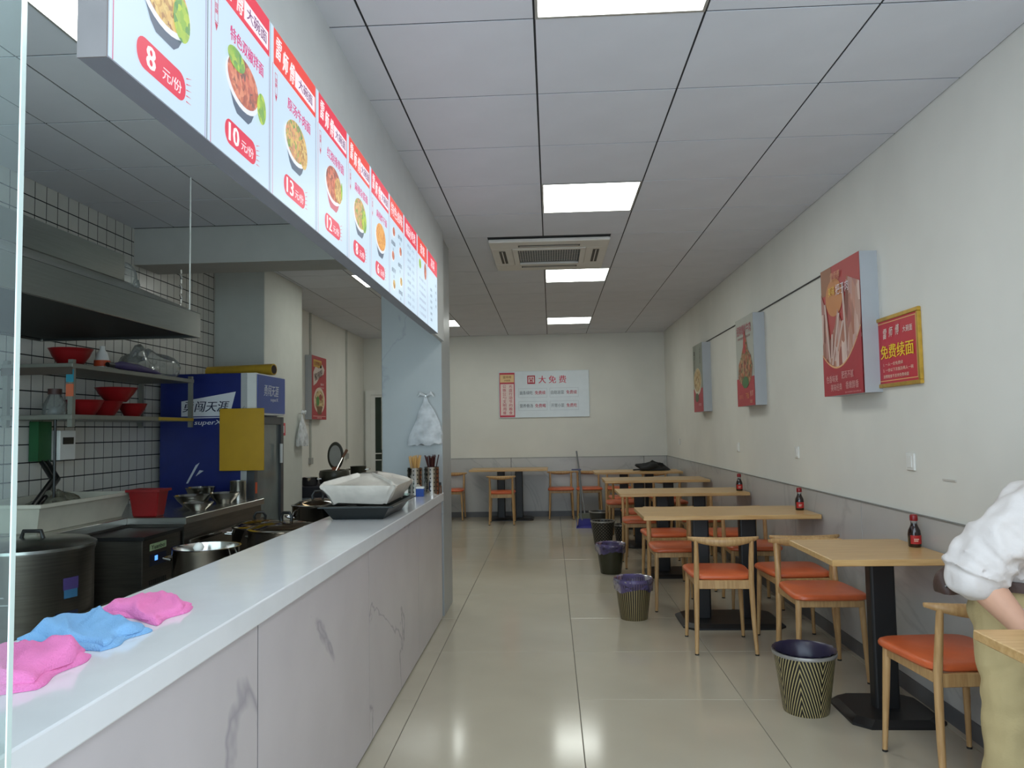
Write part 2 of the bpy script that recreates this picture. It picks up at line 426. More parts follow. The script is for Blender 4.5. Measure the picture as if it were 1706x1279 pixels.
# back-left door
d = struct('door_1', MB().box(-2.86, YB-.05, 0, -2.78, YB, 1.90).box(-2.0, YB-.05, 0, -1.92, YB, 1.90).box(-2.86, YB-.05, 1.90, -1.92, YB, 1.97), WPL)
struct('door_leaf', MB().box(-2.78, YB-.035, .02, -2.715, YB-.005, 1.9).box(-2.1, YB-.035, .02, -2.0, YB-.005, 1.9).box(-2.715, YB-.035, .02, -2.1, YB-.005, .12).box(-2.715, YB-.035, 1.86, -2.1, YB-.005, 1.9).box(-2.715, YB-.035, .985, -2.1, YB-.005, 1.0).box(-2.715, YB-.035, .885, -2.1, YB-.005, .90).box(-2.615, YB-.035, .12, -2.56, YB-.005, 1.86), WPL, d)
struct('door_glass', bx(-2.715, YB-.022, .12, -2.1, YB-.018, 1.86), mat('dark_green_glass', (38, 52, 44), .1), d)
struct('door_handle', MB().tube([(-2.60, YB-.06, .9), (-2.60, YB-.06, 1.05)], .01), SHINY, d)

# glass pane by the counter at the camera's left
g = struct('window_1', bx(-2.88, YF-.008, .002, -.655, YF, ZC+.03), clearmat('pale_green_glass', (.88, .94, .92), .03, 1.28, .03, (150, 165, 160)))
struct('glass_edge', bx(-.655, YF-.008, .002, -.653, YF, ZC+.03), mat('polished_glass_edge', (200, 214, 208), .2, var=.02), g)

# ------------------------------------------------------------------ serving counter
ct = thing('serving_counter', 'long white marble-fronted serving counter running down the left side', 'counter', (-.9, 3.2, 0))
for i, (a, b) in enumerate([(.93, 2.03), (2.03, 3.27), (3.27, 4.48), (4.48, 5.44)]):
    bx(-.815, a+.003, .01, -.795, b-.003, .828).build('front_panel', CMARB, ct, w=True)
for k, j in enumerate((2.03, 3.27, 4.48)): bx(-.815, j-.0028, .012, -.7958, j+.0028, .827).build('joint_strip', DARK if k == 0 else mat('taupe_joint', (104, 92, 84), .6), ct, w=True)
bx(-1.17, .95, .0, -.82, 5.43, .828).build('counter_body', mat('counter_core', (40, 38, 36), .8), ct, w=True)
bx(-.84, .93, .0, -.80, 5.42, .012).build('plinth', DARK, ct, w=True)
MB().box(-1.20, .92, .826, -.785, 5.495, .885).build('countertop', CTOP, ct, w=True, bev=.004, seg=2)
bx(-1.225, .92, .80, -1.203, 5.495, .865).build('rear_ledge', mat('brown_ledge', (92, 86, 78), .4), ct, w=True)

# ------------------------------------------------------------------ menu board
mb_ = thing('menu_board', 'long back-lit menu board of ten noodle dish panels above the counter', 'menu board', (-.75, 3.1, 2.2))
BX = -.738
bx(-.791, 1.2115, 1.976, -.7395, 1.2148, ZC).build('end_cap', mat('taupe_box_side', (132, 124, 124), .6), mb_, w=True)
bx(-.765, 1.215, 1.979, BX-.002, 4.975, 2.448).build('light_box', mat('taupe_box_side', (132, 124, 124), .6), mb_, w=True)
RD = (232, 62, 84); RO = (238, 78, 70); PK = (205, 60, 120); BD = (204, 227, 244)
edges = [1.213, 1.587, 1.960, 2.362, 2.735, 3.090, 3.462, 3.815, 4.202, 4.556, 4.970]
noodle = food('lit_noodles', [(190, 140, 60), (245, 215, 130), (235, 190, 100), (150, 90, 50)], 90, BOARD*.9)
beef = food('lit_beef', [(150, 60, 40), (225, 110, 80), (240, 150, 110), (200, 90, 50), (120, 70, 60)], 70, BOARD*.9)
greens = food('lit_greens', [(110, 180, 40), (200, 225, 50), (70, 150, 70)], 60, BOARD*.9)
mixed = food('lit_mixed_noodles', [(120, 170, 60), (240, 200, 110), (230, 150, 110), (90, 150, 80)], 80, BOARD*.9)
carrot = food('lit_orange_noodles', [(200, 110, 30), (255, 190, 80), (245, 160, 60)], 100, BOARD*.9)
names = ['招牌牛肉面', '特色双椒拌面', '原汤牛肉面', '红烧排骨面', '麻辣杂酱面', '麻辣炸干面']
price = ['8', '10', '13', '12', '8', '6']
fm = [noodle, beef, mixed, beef, mixed, carrot]
accent = [greens, greens, noodle, noodle, greens, None]
for i in range(10):
    a, b = edges[i], edges[i+1]; w = b-a; H = .47; z0 = 1.978
    p = bx(BX-.002, a+.004, z0, BX, b-.004, z0+H).build('menu_panel', emis('lit_acrylic', BD, BOARD), mb_, w=True)
    p.location = (0, 0, 0)
    class P: pass
    F = Face(p, (BX, a, z0), (0,1,0), (0,0,1), BOARD)
    # child meshes subtract root location through parent chain
    def done(F=F, p=p):
        for (name, _), (q, m) in F.b.items():
            q.v = [tuple(Vector(x)-Vector((-.75, 3.1, 2.2))) for x in q.v]
            q.build(name, m, p)
    F.rect('header_band', .02, H-.105, w-.012, H-.002, RD if i % 2 else RO, 1)
    F.rect('divider_line', .012, 0, .0145, H-.105, PK, 1); F.rect('divider_line', w-.014, 0, w-.0115, H-.105, (150, 120, 170), 1)
    if i < 6:
        for k, ch in enumerate('雷师傅'): F.text(ch, .055+k*.055, H-.062+(.012, 0, -.002)[k], .062, (255, 250, 252), 2, w=.038, bold=.03, shear=.15)
        F.rect('header_box', .19, H-.092, w-.024, H-.042, (250, 240, 250), 2)
        F.text('大碗面', (.19+w-.024)/2, H-.067, .034, (120, 70, 120), 3, w=.13, bold=.006)
        F.frame('small_label', .03, H-.185, .048, H-.125, .002, (200, 70, 110), 1)
        F.vtext('招牌', .039, H-.152, .012, (200, 70, 110), 1)
        F.poly('small_label', [(.031, H-.187), (.047, H-.187), (.039, H-.205)], (200, 50, 90), 1)
        F.text(names[i], w*.58, H-.165, .036, (214, 60, 130), 1, w=.205, bold=.02)
        cu, cv = w*.5, .205; rx, ry = .098, .062
        F.poly('bowl_picture', [(cu-rx*.95, cv-.012), (cu+rx*.95, cv-.012), (cu+rx*.55, cv-.068), (cu+rx*.35, cv-.082), (cu-rx*.35, cv-.082), (cu-rx*.55, cv-.068)], (96, 110, 130) if i != 3 else (200, 90, 110), 1)
        F.ell('bowl_picture', cu, cv, rx*1.04, ry, (235, 240, 248), 2)
        F.ell('food_picture', cu, cv+.008, rx*.95, ry*.94, fm[i], 3)
        if accent[i]:
            s_ = -1 if i in (1, 4) else 1
            if i == 1: F.ell('garnish_picture', cu-.045, cv+.045, .05, .026, accent[i], 4); F.ell('leaf_picture', cu+.112, cv-.01, .03, .04, greens, 4)
            elif i == 3: F.ell('garnish_picture', cu+.05, cv, .045, .045, accent[i], 4); F.ell('garnish_picture', cu+.088, cv+.01, .01, .032, greens, 5)
            else: F.ell('garnish_picture', cu+.06, cv-.008, .035, .045, accent[i], 4)
        tc = (226, 66, 92)
        F.poly('price_tag', [(x+w*.48, y+.062) for x, y in rrect(.185, .06, .028)], tc, 1)
        for k in range(5):
            an = R(-40+k*22); F.poly('price_tag', [(w*.48+.095+.012*k*0, .04+k*.012), (w*.48+.12, .042+k*.014), (w*.48+.095, .0425+k*.012)], tc, 1)
        F.text(price[i], w*.48-.045, .062, .044, (255, 245, 248), 2, w=.026*len(price[i])+.004, bold=.05)
        F.text('元/份', w*.48+.035, .057, .026, (255, 230, 236), 2, w=.075)
    else:
        F.text({6: '特色卤味', 7: '精品小吃类', 8: '套餐', 9: '凉菜'}[i], w*.5, H-.055, .06, (255, 236, 242), 2, w=(.27 if i < 8 else .15), bold=.006)
        if i == 6:
            for k, (u_, v_) in enumerate([(.10, .31), (.26, .25), (.08, .19), (.10, .055), (.27, .10)]):
                F.ell('dish_picture', u_, v_, .032, .026, (235, 238, 240), 1); F.ell('dish_picture', u_, v_+.003, .027, .021, [beef, beef, beef, noodle, noodle][k], 2)
            for u_, v_, t in [(.25, .32, '卤牛肉'), (.09, .255, '卤猪蹄'), (.25, .18, '卤鸡爪'), (.10, .125, '卤豆干'), (.26, .045, '煎鸡蛋')]:
                F.text(t, u_, v_, .022, (90, 100, 120), 1, w=.09); F.text('5元', u_, v_-.03, .014, (120, 130, 150), 1)
        elif i == 7:
            for k in range(9): F.text(['青菜  3元', '豆皮  2元', '海带  2元', '火腿  2元', '香干  2元', '鸡腿  6元', '卤蛋  2元', '豆泡  2元', '米饭  2元'][k], w*.5, .335-k*.038, .017, (150, 165, 190), 1, w=.20)
        elif i == 8:
            F.ell('dish_picture', .10, .32, .035, .028, greens, 1); F.ell('dish_picture', .28, .31, .04, .05, beef, 1)
            for k in range(6): F.text(['单人套餐 15元', '双人套餐 28元', '牛肉面套餐', '排骨面套餐', '拌面套餐', '小菜套餐'][k], w*.5, .235-k*.04, .016, (160, 172, 196), 1, w=.22)
        else:
            for k in range(4): F.text(['3元', '4元', '5元', '6元'][k], w*.82, .30-k*.045, .02, (80, 100, 120), 1)
            for k in range(6): F.text(['拍黄瓜', '皮蛋', '花生米', '木耳', '海带丝', '豆腐丝'][k], w*.35, .24-k*.038, .018, (110, 125, 150), 1, w=.07)
    done()


# ------------------------------------------------------------------ air conditioner cassette
ac = thing('ceiling_air_conditioner', 'square white ceiling cassette air conditioner with a slatted intake grille', 'air conditioner', (.012, 6.2, ZC-.03))
A = (-.462, -.51, .463, .52)
def ring(mb, o, i, z0, z1):
    mb.box(o[0], o[1], z0, o[2], i[1], z1).box(o[0], i[3], z0, o[2], o[3], z1).box(o[0], i[1], z0, i[0], i[3], z1).box(i[2], i[1], z0, o[2], i[3], z1)
ACM = mat('cassette_white_plastic', (214, 210, 202), .45, var=.02)
mb = MB(); ring(mb, A, (-.29, -.29, .29, .29), 0, .028); mb.build('casing', ACM, ac, bev=.006)
mb = MB(); ring(mb, (-.29, -.29, .29, .29), (-.25, -.25, .25, .25), -.006, .01); mb.build('grille_frame', ACM, ac)
bx(-.25, -.25, .018, .25, .25, .02).build('filter', mat('dark_filter', (34, 42, 50), .8), ac)
mb = MB()
for k in range(13): y = -.24+k*.04; mb.box(-.25, y, .0155, .25, y+.005, .0165)
for k in range(24): x = -.24+k*.0205; mb.box(x, -.25, .0165, x+.003, .25, .0175)
mb.build('grille', ACM, ac, kind='stuff')
VD = mat('vent_slot_dark', (70, 66, 60), .6)
for (a, b, c, d) in [(-.24, -.40, .24, -.35), (-.24, .35, .24, .40), (-.40, -.22, -.35, .22), (.35, -.22, .40, .22)]:
    v = bx(a, b, -.002, c, d, .001).build('air_vent', VD, ac)
    if c-a > d-b: bx(a+.01, (b+d)/2-.004, -.0035, c-.01, (b+d)/2+.004, -.002).build('louvre', ACM, v)
    else: bx((a+c)/2-.004, b+.01, -.0035, (a+c)/2+.004, d-.01, -.002).build('louvre', ACM, v)

# ------------------------------------------------------------------ chairs
def make_chair():
    t = thing('dining_chair', 'x', 'chair')
    # seat cushion
    n = 28; vs = []; fs = []
    prof = [(.96, .425), (1.0, .432), (1.0, .442), (.98, .451), (.92, .457)]
    def outline(k):
        a = 2*pi*k/n; c, s_ = cos(a), sin(a)
        x = (abs(c)**.33)*(1 if c > 0 else -1); y = (abs(s_)**.33)*(1 if s_ > 0 else -1)
        wy = (y+1)/2
        return x*(.176+.024*wy), y*.20+.025
    for q, z in prof:
        for k in range(n):
            x, y = outline(k); vs.append((x*q, (y-.025)*q+.025, z))
    for i in range(len(prof)-1):
        for k in range(n): fs.append((i*n+k, i*n+(k+1) % n, (i+1)*n+(k+1) % n, (i+1)*n+k))
    fs.append(tuple(range(n-1, -1, -1))); fs.append(tuple(range(4*n, 5*n)))
    MB().add(vs, fs).build('seat', ORANGE, t, smooth=50)
    mb = MB(); mb.box(-.155, -.185, .375, .155, -.163, .425); mb.box(-.16, .165, .385, .16, .187, .425)
    mb.box(-.168, -.163, .386, -.148, .165, .4245); mb.box(.148, -.163, .386, .168, .165, .4245)
    mb.build('apron', BEECH, t, bev=.003)
    for s_ in (-1, 1):
        l = MB().tube([(s_*.172, -.205, .006), (s_*.164, -.185, .2), (s_*.158, -.176, .42), (s_*.158, -.195, .56), (s_*.160, -.212, .665)], [.011, .0145, .0165, .015, .013], 10).build('leg', BEECH, t, smooth=True)
        MB().lathe([(.012, 0), (.012, .008)], (s_*.172, -.205, 0), 10).build('foot_cap', BLACK, l)
        l = MB().tube([(s_*.176, .19, .006), (s_*.168, .178, .22), (s_*.160, .17, .425)], [.010, .014, .0165], 10).build('leg', BEECH, t, smooth=True)
        MB().lathe([(.011, 0), (.011, .008)], (s_*.176, .19, 0), 10).build('foot_cap', BLACK, l)
    # horn-shaped crest rail
    vs = []; fs = []; m = 17
    for i in range(m):
        u = -1+2*i/(m-1); x = u*.205; y = -.245+.055*u*u; h = .019*(1-abs(u)**2.2)+.009; th = .014*(1-abs(u)**3)+.008
        zc = .668-.010*(1-u*u)+.006*u*u
        for k in range(8):
            a = 2*pi*k/8+pi/8; vs.append((x, y+th*cos(a), zc+h*sin(a)*1.0))
    for i in range(m-1):
        for k in range(8): fs.append((i*8+k, i*8+(k+1) % 8, (i+1)*8+(k+1) % 8, (i+1)*8+k))
    fs += [tuple(range(7, -1, -1)), tuple(range((m-1)*8, m*8))]
    MB().add(vs, fs).build('backrest', BEECH, t, smooth=60)
    return t
proto = make_chair(); used = [False]
def chair(x, y, rz, label, group='orange-seated beech dining chairs'):
    if not used[0]:
        used[0] = True; t = proto; t.location = (x, y, 0); t.rotation_euler = (0,0,R(rz)); t['label'] = label; t['group'] = group; return t
    return dup(proto, (x, y, 0), R(rz), label, group)
# rz = 0: back to the camera; 180: facing the camera
chair(1.525, 3.07, 5, 'orange chair turned sideways beside the standing person')
chair(1.43, 4.25, 180, 'orange chair facing the camera behind the small bottle table')
chair(1.005, 4.76, -2, 'orange chair seen from behind, nearest in the row, left seat of the long table')
chair(1.475, 4.80, 2, 'orange chair seen from behind, right seat of the nearest long table')
chair(.905, 5.80, 182, 'orange chair facing the camera, left on the far side of the nearest long table')
chair(1.475, 5.83, 178, 'orange chair facing the camera, right on the far side of the nearest long table')
chair(.945, 6.50, 0, 'orange chair seen from behind at the left of the second long table')
chair(1.47, 6.48, 1, 'orange chair seen from behind at the right of the second long table')
chair(.86, 7.47, 180, 'orange chair facing the camera at the far left of the second long table')
chair(1.42, 7.50, 180, 'orange chair facing the camera at the far right of the second long table')
chair(.93, 8.16, 0, 'orange chair seen from behind at the left of the third long table')
chair(1.45, 8.18, 0, 'orange chair seen from behind at the right of the third long table')
chair(.83, 9.24, 182, 'orange chair facing the camera at the far left of the third long table')
chair(1.40, 9.22, 180, 'orange chair facing the camera at the far right of the third long table')
chair(.92, 9.80, 0, 'orange chair seen from behind at the left of the fourth long table')
chair(1.43, 9.83, 0, 'orange chair seen from behind at the right of the fourth long table')
chair(1.45, 10.72, 180, 'orange chair facing the camera in the far right corner of the room')
chair(.99, 11.38, 180, 'orange chair against the back wall, right one of the three')
chair(.545, 11.38, 180, 'orange chair against the back wall just right of the broom, middle of three')
chair(.13, 11.38, 180, 'orange chair against the back wall left of the broom, left one of three')
chair(-.715, 10.83, 1, 'orange chair seen from behind, tucked under the back wall table')
chair(-1.50, 11.38, 180, 'orange chair against the back wall just beyond the counter end')
chair(-1.47, 9.45, 4, 'orange chair almost hidden behind the counter end, one leg showing')

# ------------------------------------------------------------------ tables
def table(x0, x1, y0, y1, label, poles, base, tt=.03):
    x_, y_ = (x0+x1)/2, (y0+y1)/2
    t = thing('dining_table', label, 'table', (x_, y_, 0), group='light oak dining tables')
    top = bx(x0, y0, .722, x1, y1, .75).build('tabletop', OAK, t, w=True, bev=.003)
    e = MB(); ring(e, (x0-.0015, y0-.0015, x1+.0015, y1+.0015), (x0+.002, y0+.002, x1-.002, y1-.002), .724, .746); e.build('edge_band', OAKE, top, w=True) if False else None
    for px, py in poles:
        MB().prism(rrect(.112, .07, .012, 3, px, py), .03, .722).build('pedestal', BLACKM, t, w=True)
        bx(px-.16, py-.11, .714, px+.16, py+.11, .722).build('mounting_plate', BLACKM, t, w=True)
    a, b, c, d = base; q = .06
    o = [(a+q, b), (c-q, b), (c, b+q), (c, d-q), (c-q, d), (a+q, d), (a, d-q), (a, b+q)]
    i = [(x_0+(.03 if x_0 < (a+c)/2 else -.03), y_0+(.03 if y_0 < (b+d)/2 else -.03)) for x_0, y_0 in o]
    MB().prism(o, .0, .012).prism(o, .012, .032, i).build('base_plate', BLACKM, t, w=True)
    return t
table(1.175, 1.735, 1.64, 2.235, 'light oak table corner at the right edge in front of the person', [(1.49, 1.94)], (1.28, 1.74, 1.70, 2.14))
table(1.195, 1.735, 3.36, 3.955, 'short light oak table with the nearest soy sauce bottle', [(1.515, 3.66)], (1.31, 3.46, 1.72, 3.86))
table(.592, 1.735, 5.03, 5.61, 'nearest long light oak table, second soy sauce bottle on it', [(1.01, 5.33), (1.33, 5.33)], (.85, 5.10, 1.52, 5.56))
table(.592, 1.72, 6.74, 7.32, 'second long light oak table, small soy sauce bottle at its right', [(1.0, 7.03), (1.33, 7.03)], (.84, 6.8, 1.5, 7.26))
table(.58, 1.72, 8.40, 9.0, 'third long light oak table with nothing on it', [(.98, 8.7), (1.31, 8.7)], (.82, 8.47, 1.48, 8.93))
table(.56, 1.70, 9.98, 10.58, 'fourth and farthest long oak table, black bag lying on it', [(.96, 10.28), (1.30, 10.28)], (.80, 10.05, 1.46, 10.51))
table(-1.20, -.06, 10.98, 11.57, 'light oak table standing against the back wall under the sign', [(-.755, 11.30), (-.49, 11.30)], (-.94, 11.1, -.28, 11.5))

# ------------------------------------------------------------------ soy sauce bottles
SOY = mat('soy_sauce_glass', (34, 16, 10), .08, var=.1, coat=.5)
def bottle(x, y, label, k=1):
    t = thing('sauce_bottle', label, 'bottle', (x, y, .75), 0, 'soy sauce bottles on the tables')
    MB().lathe([(.001, 0), (.026, 0), (.0285, .004), (.0285, .062), (.026, .078), (.018, .095), (.0135, .108), (.0135, .112)], n=20).build('bottle_body', SOY, t, smooth=50)
    MB().lathe([(.0145, .1085), (.0145, .123)], n=20).build('neck', clearmat('clear_neck', (.85, .85, .85), .05, 1.45, .25), t, smooth=50)
    MB().lathe([(.017, .122), (.0175, .124), (.0175, .146), (.013, .152), (.001, .152)], n=20).build('cap', RED, t, smooth=50)
    mb = MB(); r = .0292
    for k in range(9):
        a0 = R(-150+k*13); a1 = R(-150+(k+1)*13)
        mb.add([(r*cos(a0), r*sin(a0), .016), (r*cos(a1), r*sin(a1), .016), (r*cos(a1), r*sin(a1), .056), (r*cos(a0), r*sin(a0), .056)], [(0,1,2,3)])
    l = mb.build('paper_label', mat('bottle_label_red', (176, 34, 30), .5), t, smooth=True)
    mb = MB()
    for zz, w in ((.036, 5), (.028, 4)):
        for k in range(w):
            a0 = R(-118+k*9); r = .0296
            mb.add([(r*cos(a0), r*sin(a0), zz), (r*cos(a0+.1), r*sin(a0+.1), zz), (r*cos(a0+.1), r*sin(a0+.1), zz+.005), (r*cos(a0), r*sin(a0), zz+.005)], [(0,1,2,3)])
    mb.build('label_print', mat('label_cream', (235, 215, 190), .5), l, kind='stuff')
    return t
bottle(1.70, 3.70, 'soy sauce bottle with red cap on the short nearest table')
bottle(1.685, 5.31, 'soy sauce bottle with red cap, second from the camera')
bottle(1.675, 6.93, 'soy sauce bottle with red cap, farthest and smallest of the three')

# ------------------------------------------------------------------ waste bins
def bin_(x, y, label, m, bag=None, r=.135, h=.265, low=1):
    t = thing('waste_bin', label, 'waste bin', (x, y, 0), R(30), 'waste bins beside the tables')
    k = .72
    MB().lathe([(.001, 0), (r*k, 0), (r*k+.002, .005), (r, h), (r-.004, h), (r*k-.004, .012), (.001, .012)], n=32).build('bucket', m, t, smooth=50)
    tr = MB(); pr = [(r-.005, h-.012), (r+.005, h-.012), (r+.007, h-.004), (r+.004, h+.003), (r-.005, h+.003)]
    tr.lathe(pr+[pr[0]], n=32, closed=True)
    tr.build('rim', mat('bin_rim_grey', (150, 146, 140), .35, .3), t, smooth=50)
    if bag:
        mb = MB(); n = 40; rows = []
        P = [(r*k*.95, .05), (r*.86, h*.7), (r-.009, h+.004), (r+.004, h+.012), (r+.010, h-.01*low), (r+.006, h-.04*low), (r+.002, h-.065*low)]
        if low < .5: P = P[:4]
        for i, (rr, z) in enumerate(P):
            for q in range(n):
                a = 2*pi*q/n; j = (sin(q*3.1+i)*.004+random.uniform(-.003, .003))*(1 if i > 2 else .6)
                zz = z + (sin(a*3+1)*.012+random.uniform(-.006, .006) if i == 6 else 0)
                rows.append(((rr+j)*cos(a), (rr+j)*sin(a), zz))
        mb.add(rows, [(i*n+q, i*n+(q+1) % n, (i+1)*n+(q+1) % n, (i+1)*n+q) for i in range(len(P)-1) for q in range(n)])
        mb.build('bin_liner', bag, t, smooth=60)
PURP = clearmat('purple_thin_liner', (.62, .56, .75), .15, 1.4, .4, (140, 128, 180))
DLINE = mat('dark_liner', (46, 40, 62), .3)
bin_(1.165, 3.69, 'nearest waste bin with a black and gold chevron pattern', stripes('chevron_gold', (30, 28, 26), (176, 160, 110), 'chev', 58), DLINE, .140, .275, low=.3)
bin_(.555, 5.43, 'striped waste bin with a purple liner hanging over its rim', stripes('striped_gold', (48, 40, 28), (150, 134, 92), 'v', 46), PURP, .13, .27)
bin_(.525, 7.10, 'plain dark olive waste bin with a pale purple liner', mat('dark_olive_bin', (52, 52, 36), .25), PURP, .13, .26)
bin_(.57, 8.80, 'black woven basket bin behind the olive one', stripes('woven_black', (28, 26, 22), (110, 104, 92), 'w', 20), None, .135, .27)
bin_(.60, 9.80, 'dark bin almost hidden behind the woven basket bin', mat('dark_bin', (44, 44, 42), .4), None, .135, .27)
bin_(.80, 9.0, 'small wire bin under the third long table', stripes('wire_bin', (40, 38, 34), (120, 112, 100), 'w', 14), None, .09, .2)

# ------------------------------------------------------------------ broom and dustpan
t = thing('broom', 'grey broom leaning on the back wall beside a chair', 'broom', (.45, 10.9, 0))
MB().tube([(.455, 10.85, .12), (.38, 11.60, .98)], .012, 8).build('handle', GREYP, t, w=True, smooth=True)
MB().prism([(.33, 10.79), (.58, 10.79), (.58, 10.86), (.33, 10.86)], .03, .13, [(.37, 10.80), (.54, 10.80), (.54, 10.85), (.37, 10.85)]).build('bristles', mat('straw_grey_bristles', (112, 116, 104), .9, stretch=(40, 40, 1)), t, w=True)
t = thing('dustpan', 'blue upright dustpan with a tall grey handle by the bins', 'dustpan', (.42, 10.35, 0))
mb = MB().prism([(.31, 10.22), (.56, 10.22), (.54, 10.44), (.33, 10.44)], 0, .006)
mb.prism([(.33, 10.44), (.54, 10.44), (.54, 10.452), (.33, 10.452)], 0, .10)
mb.add([(.31,10.22,0),(.33,10.452,0),(.33,10.452,.10),(.315,10.24,.03), (.318,10.22,0),(.338,10.452,0),(.338,10.452,.10),(.323,10.24,.03)], [(0,1,2,3),(7,6,5,4),(3,2,6,7),(0,3,7,4)])
mb.add([(.56,10.22,0),(.54,10.452,0),(.54,10.452,.10),(.555,10.24,.03), (.552,10.22,0),(.532,10.452,0),(.532,10.452,.10),(.547,10.24,.03)], [(3,2,1,0),(4,5,6,7),(7,6,2,3),(4,7,3,0)])
mb.build('pan', mat('blue_plastic', (66, 62, 150), .4), t, w=True)
MB().tube([(.40, 10.44, .08), (.385, 10.46, .12), (.385, 10.48, .76)], .011, 8).build('handle', GREYP, t, w=True, smooth=True)
bx(.27, 10.465, .755, .40, 10.49, .775).build('grip', mat('blue_grey_grip', (90, 92, 130), .5), t, w=True, bev=.004)
MB().tube([(.33, 10.30, .03), (.345, 10.36, .15)], .006, 6).build('latch', mat('yellow_latch', (190, 160, 80), .5), t, w=True)

# black bag on the farthest table
def lumpy(mb, c, r, amp, seed, nu=28, nv=16, flat=-.35):
    rnd = random.Random(seed); ph = [(rnd.uniform(1, 5), rnd.uniform(1, 5), rnd.uniform(0, 6)) for _ in range(5)]
    vs = []
    for i in range(nv+1):
        for k in range(nu):
            th = pi*i/nv; a = 2*pi*k/nu
            d = 1+amp*sum(sin(p*a*1+q*th*2+s_) if False else sin(round(p)*a+s_)*sin(q*th+s_) for p, q, s_ in ph)/2
            x, y, z = sin(th)*cos(a)*d, sin(th)*sin(a)*d, -cos(th)*d
            z = max(z, flat); vs.append((c[0]+x*r[0], c[1]+y*r[1], c[2]+(z-flat)*r[2]))
    mb.add(vs, [(i*nu+k, i*nu+(k+1) % nu, (i+1)*nu+(k+1) % nu, (i+1)*nu+k) for i in range(nv) for k in range(nu)])
BAGB = mat('black_bag_fabric', (18, 18, 18), .7, bump=.3, bscale=40)
t = thing('black_bag', 'crumpled black bag lying on the farthest oak table', 'bag', (1.33, 10.25, .75))
mb = MB(); lumpy(mb, (1.33, 10.25, .755), (.19, .12, .075), .35, 3); mb.build('bag_body', BAGB, t, w=True, smooth=60)
MB().tube([(1.38, 10.22, .80), (1.43, 10.21, .85), (1.47, 10.22, .84), (1.50, 10.22, .78)], .012, 8).build('strap', BAGB, t, w=True, smooth=True)
MB().tube([(1.22, 10.2, .79), (1.16, 10.18, .77), (1.08, 10.2, .765)], .010, 8).build('strap', BAGB, t, w=True, smooth=True)

# ------------------------------------------------------------------ wall outlets, conduits
for (y, z, l) in [(3.81, 1.143, 'white wall switch plate nearest the camera'), (5.53, 1.135, 'white wall switch plate between the two nearer tables'), (7.24, 1.13, 'white wall switch plate beyond the middle table'), (10.5, 1.12, 'farthest white wall switch plate near the corner')]:
    t = thing('wall_switch', l+' on the right wall', 'wall switch', (XR, y, z), group='switch plates on the right wall')
    bx(-.010, -.042, -.042, 0, .042, .042).build('face_plate', WPL, t, bev=.003)
    bx(-.014, -.022, -.028, -.009, .022, .028).build('rocker', WPL, t, bev=.001)
tag(bx(XR-.004, 3.41, 1.072, XR, 3.52, 1.08).build('wall_scuff', mat('scuffed_plaster', (190, 186, 178), .8)), 'small raised plaster scuff low on the right wall', 'scuff')
tag(MB().tube([(XR-.006, 4.6, 2.285), (XR-.006, 6.4, 2.275), (XR-.006, 8.6, 2.268)], .005, 6).build('wall_cable', CABLE), 'thin grey cable running between the posters on the right wall', 'cable')
for (y, l) in [(9.0, 'nearer vertical white conduit on the far left wall'), (10.62, 'farther vertical white conduit on the far left wall')]:
    t = thing('conduit', l, 'conduit', (XL, y, 1), group='conduits on the far left wall')
    bx(0, -.018, .02, .02, .018, ZC-1).build('pipe_cover', mat('conduit_paint', (186, 188, 180), .6), t)
    bx(0, -.045, -.045, .03, .045, .03).build('junction_box', mat('conduit_box', (160, 160, 155), .5), t)

# ------------------------------------------------------------------ posters
def poster(name, label, O, u, w, h, depth, cat='poster'):
    u = Vector(u); v = Vector((0,0,1)); n = u.cross(v); O = Vector(O)
    t = thing(name, label, cat, tuple(O-n*depth))
    a = O; pts = []
    vs = [O-n*depth, O+u*w-n*depth, O+u*w+v*h-n*depth, O+v*h-n*depth, O, O+u*w, O+u*w+v*h, O+v*h]
    MB().add(vs, [(3,2,1,0),(4,5,6,7),(0,1,5,4),(1,2,6,5),(2,3,7,6),(3,0,4,7)]).build('panel', mat('pale_foam_board', (172, 176, 180), .6, var=.02), t, w=True)
    return t, Face(t, O, u, v)
rib = food('rib_photo', [(120, 60, 50), (200, 150, 130), (150, 70, 60), (225, 200, 190), (160, 90, 60)], 26, stretch=(1, 1, .3))
stirfry = food('stirfry_photo', [(110, 40, 30), (190, 110, 70), (70, 100, 50), (200, 150, 110), (90, 50, 50)], 34)
soupn = food('soup_photo', [(190, 150, 90), (220, 200, 150), (150, 110, 60)], 30)
t, F = poster('wall_poster', 'large red poster of braised pork ribs, nearest on the right wall', (1.663, 4.67, 1.497), (0,-1,0), .575, .758, .092)
DR = (176, 62, 60)
F.rect('background', 0, 0, .575, .758, DR, 1)
F.rect('background', 0, .60, .17, .758, (150, 96, 64), 2); F.ell('photo_plate', .20, .57, .13, .11, (196, 126, 70), 3)
F.poly('rib_picture', [(.0, .24), (.12, .17), (.2, .155), (.3, .165), (.42, .21), (.575, .30), (.575, .60), (.4, .66), (.33, .4), (.3, .42), (.25, .5), (.2, .40), (.12, .33), (.08, .50), (.0, .62)], rib, 4)
for (a, b, c, d) in [(.11, .2, .06, .55), (.15, .18, .27, .47), (.19, .2, .33, .42), (.36, .24, .34, .63), (.14, .22, .16, .36)]:
    F.poly('bone_picture', [(a-.012, b), (a+.012, b), (c+.012, d), (c-.014, d)], (206, 178, 168), 5)
F.ell('garnish_picture', .545, .30, .026, .03, (74, 96, 50), 5)
arc = [(.575*i/16, .155+.00+.62*((i/16)-.40)**2*.9) for i in range(17)]
F.poly('caption_band', [(0, 0), (.575, 0)]+[(x, y) for x, y in reversed(arc)], (170, 44, 56), 6)
